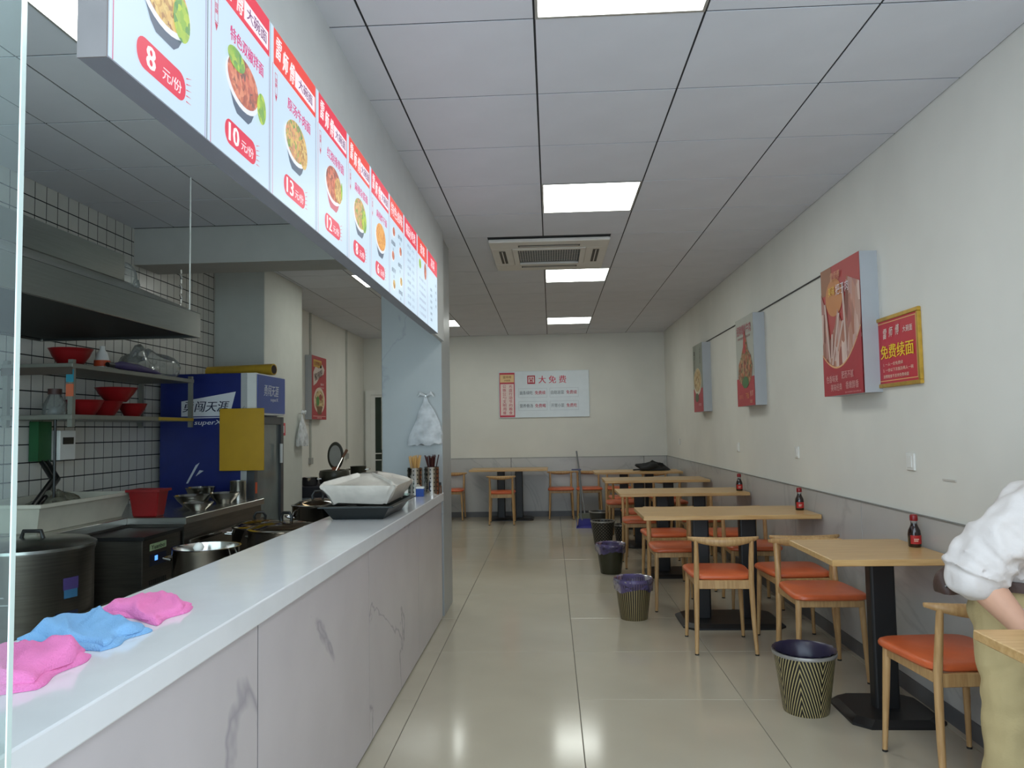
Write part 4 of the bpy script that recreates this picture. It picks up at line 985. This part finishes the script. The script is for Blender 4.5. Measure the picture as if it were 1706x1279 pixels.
rows = [(.957, 0, 1), (1.0, .45, 1), (1.04, .95, 1), (1.052, 1.0, 1), (1.062, 1, .92), (1.085, 1, .55), (1.10, 1, .2)]
for z, k, sc_ in rows:
    for i in range(n):
        x = A0[i][0]+(A1[i][0]-A0[i][0])*k; y = A0[i][1]+(A1[i][1]-A0[i][1])*k
        x = -1.01+(x+1.01)*sc_; y = 4.155+(y-4.155)*sc_
        wv = .007*sin(i*2.3+z*60)+rnd.uniform(-.004, .004)
        vs.append((x+wv*cos(i), y+wv*sin(i), z+rnd.uniform(-.004, .004)+(.012*sin(i*.9) if sc_ < 1 else .005*sin(i*1.7))))
fs = [(i*n+k, i*n+(k+1) % n, (i+1)*n+(k+1) % n, (i+1)*n+k) for i in range(len(rows)-1) for k in range(n)]+[tuple(range(n-1, -1, -1)), tuple(range((len(rows)-1)*n, len(rows)*n))]
MB().add(vs, fs).build('plastic_wrapping', mat('milky_bag_plastic', (204, 196, 186), .3, var=.08, scale=12, bump=.35, bscale=18), t, w=True, smooth=25)

def cloth(name, label, quad, m, seed, th=.03):
    rnd = random.Random(seed); nu, nv = 30, 18; q = [Vector(p) for p in quad]
    t = thing(name, label, 'cloth', (sum(p.x for p in q)/4, sum(p.y for p in q)/4, .885), group='folded cleaning cloths on the counter')
    ph = [rnd.uniform(0, 6) for _ in range(6)]
    def layer(z0, th, sx, off):
        top = []; bot = []
        for i in range(nu+1):
            for k in range(nv+1):
                u, v = i/nu, k/nv
                uu = .5+(u-.5)*sx; vv = .5+(v-.5)*sx
                p = (q[0]*(1-uu)+q[1]*uu)*(1-vv)+(q[3]*(1-uu)+q[2]*uu)*vv
                p = p+Vector((.008*sin(v*9+ph[0]+off), .008*sin(u*8+ph[1]+off)))
                e = min(u, 1-u, v*.7, (1-v)*.7)*9; e = sqrt(max(0, 1-(1-min(1, e))**2))
                hgt = th*(.55+.45*sin(u*5+ph[2]+v*3)*sin(v*4+ph[3])+.16*sin((u+v)*14+ph[4])+.08*sin(u*31+v*17+ph[5]))
                top.append((p.x, p.y, z0+.004+e*max(hgt, .008))); bot.append((p.x, p.y, z0))
        N_ = (nu+1)*(nv+1); mb = MB(); fs = []
        for i in range(nu):
            for k in range(nv):
                a = i*(nv+1)+k; fs.append((a, a+nv+1, a+nv+2, a+1)); fs.append((a+N_+1, a+N_+nv+2, a+N_+nv+1, a+N_))
        bd = [i*(nv+1) for i in range(nu+1)]+[nu*(nv+1)+k for k in range(1, nv+1)]+[i*(nv+1)+nv for i in range(nu-1, -1, -1)]+[k for k in range(nv-1, 0, -1)]
        for a, b in zip(bd, bd[1:]+bd[:1]): fs.append((b, a, a+N_, b+N_))
        mb.add(top+bot, fs); return mb
    layer(.8855, th*.45, 1.0, 0).build('lower_fold', m, t, w=True, smooth=60)
    layer(.8855+th*.30, th, .93, 1.3).build('upper_fold', m, t, w=True, smooth=60)
PINK = mat('pink_microfibre', (240, 130, 190), .95, bump=.5, bscale=300, var=.04); BLU = mat('blue_microfibre', (130, 178, 224), .95, bump=.5, bscale=300, var=.04)
cloth('cleaning_cloth', 'pink folded cloth nearest the camera on the counter', [(-1.20, 1.23), (-.93, 1.33), (-.945, 1.53), (-1.16, 1.60)], PINK, 1, .034)
cloth('cleaning_cloth', 'blue folded cloth lying between two pink cloths', [(-1.19, 1.66), (-.945, 1.56), (-.93, 1.72), (-1.15, 1.86)], BLU, 2, .028)
cloth('cleaning_cloth', 'pink folded cloth farther along the counter behind the blue one', [(-1.16, 1.90), (-.945, 1.78), (-.93, 1.96), (-1.12, 2.11)], PINK, 3, .022)

def utensils(x, y, label, cm, n, lean, cat='utensil holder'):
    t = thing('utensil_holder', label, cat, (x, y, .885), 0, 'steel utensil holders on the counter end')
    MB().lathe([(.001, 0), (.051, 0), (.052, .004), (.052, .190), (.054, .194), (.049, .194), (.049, .008), (.001, .008)], n=28).build('steel_tube', SHINY, t, smooth=50)
    mb = MB()
    for iz in range(6):
        for ia in range(12):
            a = 2*pi*ia/12; z = .03+iz*.029; r = .0524; u = Vector((-sin(a), cos(a), 0)); c_ = Vector((r*cos(a), r*sin(a), z)); nn = Vector((cos(a), sin(a), 0))*.0005
            mb.add([c_+nn+u*(.005*cos(2*pi*k/6))+Vector((0, 0, .005*sin(2*pi*k/6))) for k in range(6)], [tuple(range(6))])
    mb.build('perforation', BLACK, t, kind='stuff')
    rnd = random.Random(n)
    for k in range(n):
        a = rnd.uniform(0, 2*pi); r0 = rnd.uniform(.0, .03); r1 = rnd.uniform(.01, .042); a1 = a+rnd.uniform(-.6, .6)
        MB().tube([(r0*cos(a+3), r0*sin(a+3), .012), (r1*cos(a1)*lean, r1*sin(a1)*lean, .268+rnd.uniform(-.012, .012))], [.0026, .0042], 6).build('chopstick', cm, t)
utensils(-.945, 5.22, 'perforated steel holder full of pale bamboo chopsticks', mat('bamboo', (206, 160, 96), .5), 24, 1.25)
utensils(-.845, 5.32, 'perforated steel holder full of dark brown chopsticks', mat('dark_chopstick', (62, 26, 24), .35), 26, 1.3)
t = thing('card_box', 'small blue and white box between the utensil holders', 'box', (-.90, 5.17, .885))
bx(-.925, 5.15, .886, -.875, 5.19, .94).build('box_body', mat('blue_card', (30, 70, 150), .5), t, w=True); bx(-.926, 5.149, .94, -.874, 5.191, .953).build('box_lid', WPL, t, w=True)
tag(MB().prism([(-.99, 5.07), (-.965, 5.07), (-.965, 5.085), (-.99, 5.085)], .886, 1.02, [(-1.015, 5.16), (-.99, 5.16), (-.99, 5.170), (-1.015, 5.170)]).build('phone_stand', WPL, bev=.003), 'white slanted plastic stand leaning by the bamboo chopsticks', 'stand')
GLS = clearmat('clear_green_glass', (.85, .93, .90), .03, 1.5, .08)
for (x, y, r, h, l) in [(-1.06, 5.16, .036, .09, 'clear glass tumbler left of the utensil holders'), (-.965, 5.02, .025, .035, 'small glass dish in front of the bamboo chopsticks')]:
    o = MB().lathe([(.001, 0), (r*.85, 0), (r, h), (r-.003, h), (r*.85-.003, .006), (.001, .006)], n=24).build('glass_tumbler' if h > .05 else 'glass_dish', GLS, smooth=50); o.location = (x, y, .886); tag(o, l, 'glass')
t = thing('spice_bottle', 'tiny brown spice bottle at the far counter corner', 'bottle', (-.802, 5.42, .885))
MB().lathe([(.001, 0), (.014, 0), (.014, .05), (.008, .06)], n=14).build('bottle_body', mat('brown_glass', (90, 60, 40), .1), t, smooth=50); MB().lathe([(.010, .06), (.010, .078), (.001, .078)], n=14).build('cap', BLACK, t, smooth=50)

# hanging plastic bags
def hangbag(name, label, c, u, w, h, m, seed):
    """c: hook point on the wall; u: direction along the wall"""
    u = Vector(u); nrm = Vector((u.y, -u.x, 0)); c = Vector(c); rnd = random.Random(seed); ph = rnd.uniform(0, 6)
    t = thing(name, label, 'plastic bag', tuple(c))
    n = 24; vs = []; P = [(0, .06), (.06, .10), (.14, .16), (.30, .42), (.55, .72), (.80, .95), (.95, 1.0), (1.0, .97)]
    for z, k in P:
        for i in range(n):
            a = 2*pi*i/n; j = 1+.10*sin(3*a+z*5+ph)+.05*sin(7*a+ph)+rnd.uniform(-.03, .03)
            p = c+nrm*(.035+max(-.030, .035*k*sin(a)*j))+u*(w/2*k*cos(a)*j+.02*sin(z*4+ph)*w)+Vector((0, 0, -h*z+(rnd.uniform(-.01, .01) if z > .9 else 0))); vs.append(p)
    fs = [(i*n+k, i*n+(k+1) % n, (i+1)*n+(k+1) % n, (i+1)*n+k) for i in range(len(P)-1) for k in range(n)]+[tuple(range((len(P)-1)*n, len(P)*n))]
    MB().add(vs, fs).build('bag_body', m, t, w=True, smooth=30)
    for s_ in (-1, 1):
        MB().tube([c+nrm*.035, c+nrm*.05+u*(.04*s_)+Vector((0, 0, .02)), c+nrm*.045+u*(.06*s_)+Vector((0, 0, -.005))], [.006, .014, .004], 8).build('knot_ear', m, t, w=True, smooth=True)
    MB().tube([c, c+nrm*.045], .004, 6).build('hook', SHINY, t, w=True)
BG = clearmat('milky_shopping_bag', (.93, .95, .96), .25, 1.2, .75, (238, 240, 242))
hangbag('shopping_bag', 'tied white plastic bag hanging on the marble column', (-.905, 5.5, 1.585), (1, 0, 0), .25, .35, BG, 2)
hangbag('shopping_bag', 'small white plastic bag hanging on the pillar beside the refrigerator', (-2.46, 7.30, 1.52), (0, 1, 0), .30, .31, BG, 5)
t = thing('red_sticker', 'small red sticker on the pillar beside the refrigerator', 'sticker', (-2.46, 6.86, 1.36))
bx(-2.46, 6.80, 1.31, -2.458, 6.92, 1.425).build('card', REDP, t, w=True); bx(-2.458, 6.83, 1.335, -2.4575, 6.89, 1.40).build('white_print', WPL, t, w=True)

# ------------------------------------------------------------------ side table with the rice cooker
t = thing('side_cabinet', 'pale grey cabinet with a dark cloth top beyond the refrigerator', 'cabinet', (-2.4, 7.8, 0))
bx(-2.85, 7.45, .02, -1.97, 8.4, .70).build('cabinet_body', mat('pale_blue_grey', (150, 156, 166), .5), t, w=True, bev=.003)
bx(-2.87, 7.42, .69, -1.94, 8.43, .80).build('cloth_top', mat('navy_cloth', (22, 24, 36), .7), t, w=True, bev=.008)
mb = MB().box(-2.42, 7.443, .04, -2.415, 7.45, .68); mb.build('door_gap', DARK, t, w=True)
t = thing('rice_cooker', 'dark olive rice cooker with its lid standing open', 'rice cooker', (-2.24, 7.75, .80))
OLV = mat('dark_olive_enamel', (50, 50, 40), .35)
MB().lathe([(.001, 0), (.13, 0), (.15, .02), (.155, .11), (.145, .14), (.12, .145), (.115, .12), (.001, .12)], n=32).build('cooker_body', OLV, t, smooth=50)
l = MB(); l.lathe([(.001, -.012), (.135, -.012), (.14, 0), (.135, .012), (.001, .02)], n=32)
l.xf(Matrix.Translation((-.02, .12, .285)) @ Matrix.Rotation(R(90), 4, 'X') @ Matrix.Scale(1.05, 4, (0, 1, 0)) @ Matrix.Scale(.62, 4, (1, 0, 0))); ld = l.build('lid', OLV, t, smooth=50)
l = MB(); l.lathe([(.001, .013), (.105, .013), (.105, .024), (.001, .024)], n=32)
l.xf(Matrix.Translation((-.02, .12, .285)) @ Matrix.Rotation(R(90), 4, 'X') @ Matrix.Scale(1.05, 4, (0, 1, 0)) @ Matrix.Scale(.58, 4, (1, 0, 0))); l.build('inner_plate', mat('grey_inner_lid', (150, 152, 148), .4), ld, smooth=50)
bx(-.05, .09, .13, .02, .13, .17).build('hinge', mat('copper_hinge', (150, 90, 66), .5), t)
t = thing('rice_paddle', 'wooden-tipped ladle standing in the rice cooker', 'ladle', (-2.2, 7.75, .92))
MB().tube([(-2.22, 7.72, .925), (-2.155, 7.76, 1.07)], .008, 8).build('metal_shaft', SHINY, t, w=True); MB().tube([(-2.155, 7.76, 1.07), (-2.115, 7.78, 1.15)], [.012, .015], 8).build('wooden_grip', mat('wood_grip', (110, 76, 56), .5), t, w=True, smooth=True)
pot(-2.10, 8.18, .80, .085, .16, 'small dark pot to the right of the rice cooker', False, 0, OLV, 'pots on the side cabinet')
pot(-2.43, 7.55, .80, .075, .085, 'small steel pot to the left of the rice cooker', False, 10, SHINY, 'pots on the side cabinet')


# ------------------------------------------------------------------ standing person in the white shirt
def etube(mb, path, rad, n=20):
    """tube with an elliptical section: rad = (half width along X, half depth)"""
    P = [Vector(p) for p in path]; vs = []
    for i, p in enumerate(P):
        d = (P[min(i+1, len(P)-1)]-P[max(i-1, 0)]).normalized(); a = Vector((1, 0, 0)); a = (a-d*a.dot(d)).normalized(); b = d.cross(a)
        for k in range(n):
            t = 2*pi*k/n; vs.append(p+a*cos(t)*rad[i][0]+b*sin(t)*rad[i][1])
    fs = [(i*n+k, i*n+(k+1) % n, (i+1)*n+(k+1) % n, (i+1)*n+k) for i in range(len(P)-1) for k in range(n)]+[tuple(range(n-1, -1, -1)), tuple(range(len(vs)-n, len(vs)))]
    mb.add(vs, fs)
def blob(mb, p, r):
    mb.ell(p, r if isinstance(r, tuple) else (r, r, r), 16, 10)
def limb(mb, pts, rr):
    mb.tube(pts, rr, 16); [blob(mb, p, r*.99) for p, r in zip(pts, rr)]
def hand(mb, wr, d, nrm, side, curl=.5):
    wr, d, nrm, side = Vector(wr), Vector(d).normalized(), Vector(nrm).normalized(), Vector(side).normalized()
    for k in range(4):
        o = side*(.028-.0187*k); mb.tube([wr+o*.55, wr+d*.05+o*.95, wr+d*.088+o], [.015, .0145, .0125], 10); blob(mb, wr+d*.05+o*.95, .0145)
    for k, ln in enumerate((.072, .080, .074, .058)):
        o = side*(.030-.020*k); p = wr+d*.085+o; pts = [p]; ang = curl*.25; dd = d+side*(.10-.07*k)
        for seg, f in enumerate((.42, .32, .26)):
            v = dd.normalized()*cos(ang)+nrm*sin(ang); pts.append(pts[-1]+v*ln*f); ang += curl*.75
        mb.tube(pts, [.0092, .0088, .0080, .0068], 10); [blob(mb, q, r) for q, r in zip(pts, (.0092, .0088, .0080, .0070))]
    b0 = wr+d*.022+side*.03; v = (d*.75+side*.75+nrm*.25).normalized()
    pts = [b0, b0+v*.038, b0+v*.06+d*.012, b0+v*.068+d*.032]; mb.tube(pts, [.015, .0115, .0100, .0082], 10); [blob(mb, q, r) for q, r in zip(pts, (.014, .0115, .0100, .0082))]
def fused(name, mb, m, parent, voxel, disp=None, smooth=4):
    o = mb.build('tmp', m); r = o.modifiers.new('r', 'REMESH'); r.mode = 'VOXEL'; r.voxel_size = voxel
    sm = o.modifiers.new('s', 'SMOOTH'); sm.iterations = smooth; sm.factor = .5
    for i, (st, sz) in enumerate(disp or []):
        tx = bpy.data.textures.new('crease', 'CLOUDS' if i == 0 else 'WOOD'); tx.noise_scale = sz
        if i: tx.wood_type = 'BANDNOISE'; tx.turbulence = 9
        else: tx.noise_depth = 1
        dm = o.modifiers.new('d', 'DISPLACE'); dm.texture = tx; dm.texture_coords = 'GLOBAL'; dm.strength = st; dm.mid_level = .5
    bpy.context.view_layer.update()
    me = bpy.data.meshes.new_from_object(o.evaluated_get(bpy.context.evaluated_depsgraph_get()))
    bpy.data.objects.remove(o)
    off = Vector(parent.location)
    for v in me.vertices: v.co -= off
    me.shade_smooth(); me.name = name
    n = bpy.data.objects.new(name, me); C.objects.link(n); n.parent = parent; return n
PX = 1.52
person = thing('person', 'person in a white rolled-sleeve shirt and khaki trousers leaning forward at the right edge', 'person', (PX, 2.56, 0))
SKIN = mat('skin', (206, 160, 134), .5, var=.05, scale=12); SHIRT = mat('white_cotton', (208, 202, 198), .85, var=.02, bump=.12, bscale=90)
KHAKI = mat('khaki_cotton', (190, 172, 126), .9, var=.04, bump=.12, bscale=120)
b = MB()
etube(b, [(PX, 2.56, .80), (PX, 2.555, .90), (PX+.01, 2.50, .98), (PX+.02, 2.42, 1.05), (PX+.03, 2.35, 1.10)], [(.13, .10), (.115, .09), (.13, .10), (.145, .095), (.10, .07)])
limb(b, [(PX+.03, 2.36, 1.10), (PX+.045, 2.26, 1.145), (PX+.05, 2.20, 1.165)], [.060, .052, .050])
sh_r, el_r, wr_r = (1.435, 2.395, 1.045), (1.285, 2.42, .872), (1.400, 2.355, .700)
sh_l, el_l, wr_l = (1.635, 2.38, 1.045), (1.655, 2.36, .86), (1.620, 2.20, .800)
limb(b, [(PX+.02, 2.40, 1.07), sh_r, el_r], [.07, .052, .040]); limb(b, [(PX+.03, 2.40, 1.07), sh_l, el_l], [.07, .052, .040])
limb(b, [el_r, (1.322, 2.402, .815), wr_r], [.044, .048, .030]); limb(b, [el_l, (1.648, 2.31, .838), wr_l], [.041, .042, .026])
hand(b, wr_r, (.45, -.10, -.8), (.75, .1, .45), (.1, -1, .1), .8)
hand(b, wr_l, (-.25, -.95, -.12), (0, 0, -1), (-.9, .2, 0), .25)
for sx, kx in ((-1, PX-.085), (1, PX+.085)):
    limb(b, [(PX+sx*.075, 2.56, .82), (kx, 2.53, .46), (kx, 2.57, .10)], [.085, .055, .036])
    limb(b, [(kx, 2.58, .07), (kx+sx*.01, 2.48, .045), (kx+sx*.012, 2.42, .035)], [.036, .034, .028])
# head, bowed towards the table
H = MB(); HC = Vector((PX+.055, 2.145, 1.195))
HM = Matrix.Translation(HC) @ Matrix.Rotation(R(-8), 4, 'Z') @ Matrix.Rotation(R(42), 4, 'X')
h = MB()
h.ell((0, .012, .025), (.075, .094, .092), 24, 16); h.ell((0, -.018, -.045), (.058, .066, .066), 20, 12); h.ell((0, -.05, -.088), (.028, .024, .022), 14, 8)
h.tube([(0, -.078, .022), (0, -.094, -.012), (0, -.100, -.026)], [.008, .011, .013], 10); h.ell((0, -.096, -.026), (.017, .012, .010), 12, 8)
h.ell((0, -.078, -.057), (.026, .010, .006), 12, 6); h.ell((0, -.077, -.066), (.022, .010, .007), 12, 6)
for sx in (-1, 1):
    h.ell((sx*.078, .008, -.012), (.010, .018, .030), 12, 8); h.ell((sx*.032, -.066, .032), (.024, .012, .009), 12, 6); h.ell((sx*.045, -.050, -.02), (.022, .026, .02), 12, 8)
h.tube([(0, .03, -.04), (0, .045, -.12)], [.055, .052], 14)
h.xf(HM); b.add(h.v, h.f)
body = fused('body', b, SKIN, person, .0055, smooth=3)
def on_head(name, mb, m, par): mb.xf(HM); mb.v = [tuple(Vector(p)-Vector(person.location)) for p in mb.v]; return mb.build(name, m, par, smooth=60)
for sx in (-1, 1):
    e = on_head('eye', MB().ell((sx*.031, -.0685, .016), (.0115, .010, .0055), 14, 10), WPL, person)
    on_head('iris', MB().ell((sx*.031, -.0775, .015), (.0048, .002, .0048), 12, 8), BLACK, e)
    on_head('eyebrow', MB().tube([(sx*.016, -.082, .036), (sx*.034, -.080, .041), (sx*.050, -.068, .036)], [.003, .004, .002], 6), BLACK, person)
on_head('lips', MB().ell((0, -.085, -.062), (.021, .005, .007), 12, 8), mat('lip_colour', (168, 96, 84), .5), person)
hm = MB(); hm.ell((0, .022, .036), (.082, .098, .094), 28, 18); hm.ell((0, .062, -.01), (.072, .058, .07), 20, 12)
hm.v = [(x, max(y, -.060+abs(x)*.25), z if y > -.03 else max(z, .065)) for x, y, z in hm.v]; on_head('hair', hm, mat('dark_hair', (26, 22, 20), .6, bump=.4, bscale=160), person)
# shirt
b = MB()
etube(b, [(PX+.045, 2.525, .655), (PX+.04, 2.53, .70), (PX+.02, 2.545, .77), (PX, 2.56, .80), (PX, 2.55, .84), (PX, 2.53, .90), (PX+.01, 2.48, .98), (PX+.02, 2.41, 1.05), (PX+.03, 2.33, 1.10), (PX+.045, 2.27, 1.128)],
      [(.142, .150), (.140, .148), (.148, .132), (.152, .118), (.158, .12), (.165, .128), (.172, .132), (.178, .128), (.13, .10), (.068, .062)], 28)
limb(b, [(PX+.01, 2.41, 1.05), (1.44, 2.395, 1.035), (1.36, 2.41, .965), (1.295, 2.42, .895)], [.12, .092, .088, .084])
limb(b, [(PX+.03, 2.40, 1.05), (1.625, 2.38, 1.03), (1.645, 2.37, .95), (1.654, 2.365, .885)], [.105, .078, .068, .060])
limb(b, [(1.318, 2.417, .905), (1.278, 2.42, .862)], [.088, .076])
for k in range(9):
    q0 = Vector((1.40, 2.405, 1.0)).lerp(Vector((1.282, 2.42, .868)), k/8.0); dq = Vector((-.118, .015, -.132)).normalized()
    a1 = dq.cross(Vector((0, 1, 0))).normalized(); a2 = dq.cross(a1); tl = .35*sin(k*2.1); ring_ = []
    for i in range(15):
        t_ = -2.6+5.2*i/14+k*.5; rr_ = .086+.002*sin(k*3+i)
        ring_.append(q0+(a1*cos(t_)+a2*sin(t_))*rr_+dq*(.02*tl*cos(t_)*2+.008*sin(t_*2+k)))
    b.tube(ring_, [.003]+[.0085]*13+[.003], 8)
for k in range(5):
    z_ = .88+.045*k; b.tube([(PX-.10+.05*i+.01*k, 2.43-.028*(2-abs(i-2))*.8-.03*k, z_+.012*sin(i*1.3+k)-.02*abs(i-2)) for i in range(5)], [.003, .010, .012, .010, .003], 8)
fused('shirt', b, SHIRT, person, .0065, [(.020, .09), (.014, .10)], 3)
c = MB()
for (p0, p1, r_) in [((1.292, 2.418, .868), (1.280, 2.417, .846), .066), ((1.655, 2.36, .87), (1.656, 2.355, .848), .056)]: c.tube([p0, p1], [r_, r_*.93], 20)
fused('sleeve_cuff', c, SHIRT, person, .006, [(.012, .02)], 2)
col = MB(); etube(col, [(PX+.04, 2.285, 1.118), (PX+.047, 2.262, 1.142)], [(.074, .068), (.066, .060)], 24); fused('collar', col, SHIRT, person, .006, [(.008, .03)], 1)
# trousers
b = MB()
etube(b, [(PX, 2.56, .87), (PX, 2.56, .80), (PX, 2.555, .72), (PX, 2.55, .66)], [(.140, .11), (.162, .125), (.172, .128), (.165, .12)], 28)
for sx in (-1, 1):
    kx = PX+sx*.085
    limb(b, [(PX+sx*.083, 2.55, .74), (kx, 2.54, .60), (kx, 2.52, .44), (kx, 2.55, .26), (kx, 2.57, .105)], [.095, .092, .082, .076, .070])
fused('trousers', b, KHAKI, person, .009, [(.022, .11), (.009, .14)], 3)
for sx in (-1, 1):
    kx = PX+sx*.09; q = MB(); q.ell((kx, 2.565, .045), (.045, .06, .045), 16, 10); q.ell((kx+sx*.005, 2.47, .035), (.048, .095, .036), 16, 10); q.v = [(x, y, max(z, .004)) for x, y, z in q.v]
    fused('shoe', q, mat('dark_shoe', (50, 46, 44), .5), person, .006, None, 2)
# waist strap and bag
q = MB(); n = 40; vs = []
for z_, k_ in ((.800, 1.0), (.832, 1.0)):
    for i in range(n):
        a = 2*pi*i/n; vs += [(PX+.176*cos(a), 2.555+.142*sin(a), z_+.006*sin(a*2))]
    for i in range(n):
        a = 2*pi*i/n; vs += [(PX+.170*cos(a), 2.555+.136*sin(a), z_+.006*sin(a*2))]
fs = []
for i in range(n):
    j = (i+1) % n; fs += [(i, j, 2*n+j, 2*n+i), (n+j, n+i, 3*n+i, 3*n+j), (j, i, n+i, n+j), (2*n+i, 2*n+j, 3*n+j, 3*n+i)]
LEA = mat('brown_leather', (70, 50, 42), .5, bump=.2, bscale=60)
q.add(vs, fs).build('waist_strap', LEA, person, w=True, smooth=40)
q = MB(); lumpy(q, (1.315, 2.60, .775), (.060, .055, .062), .22, 9); bagm = q.build('waist_bag', LEA, person, w=True, smooth=60)
MB().tube([(1.27, 2.565, .80), (1.30, 2.548, .835), (1.345, 2.56, .842)], .005, 6).build('bag_zip', SHINY, bagm, w=True)
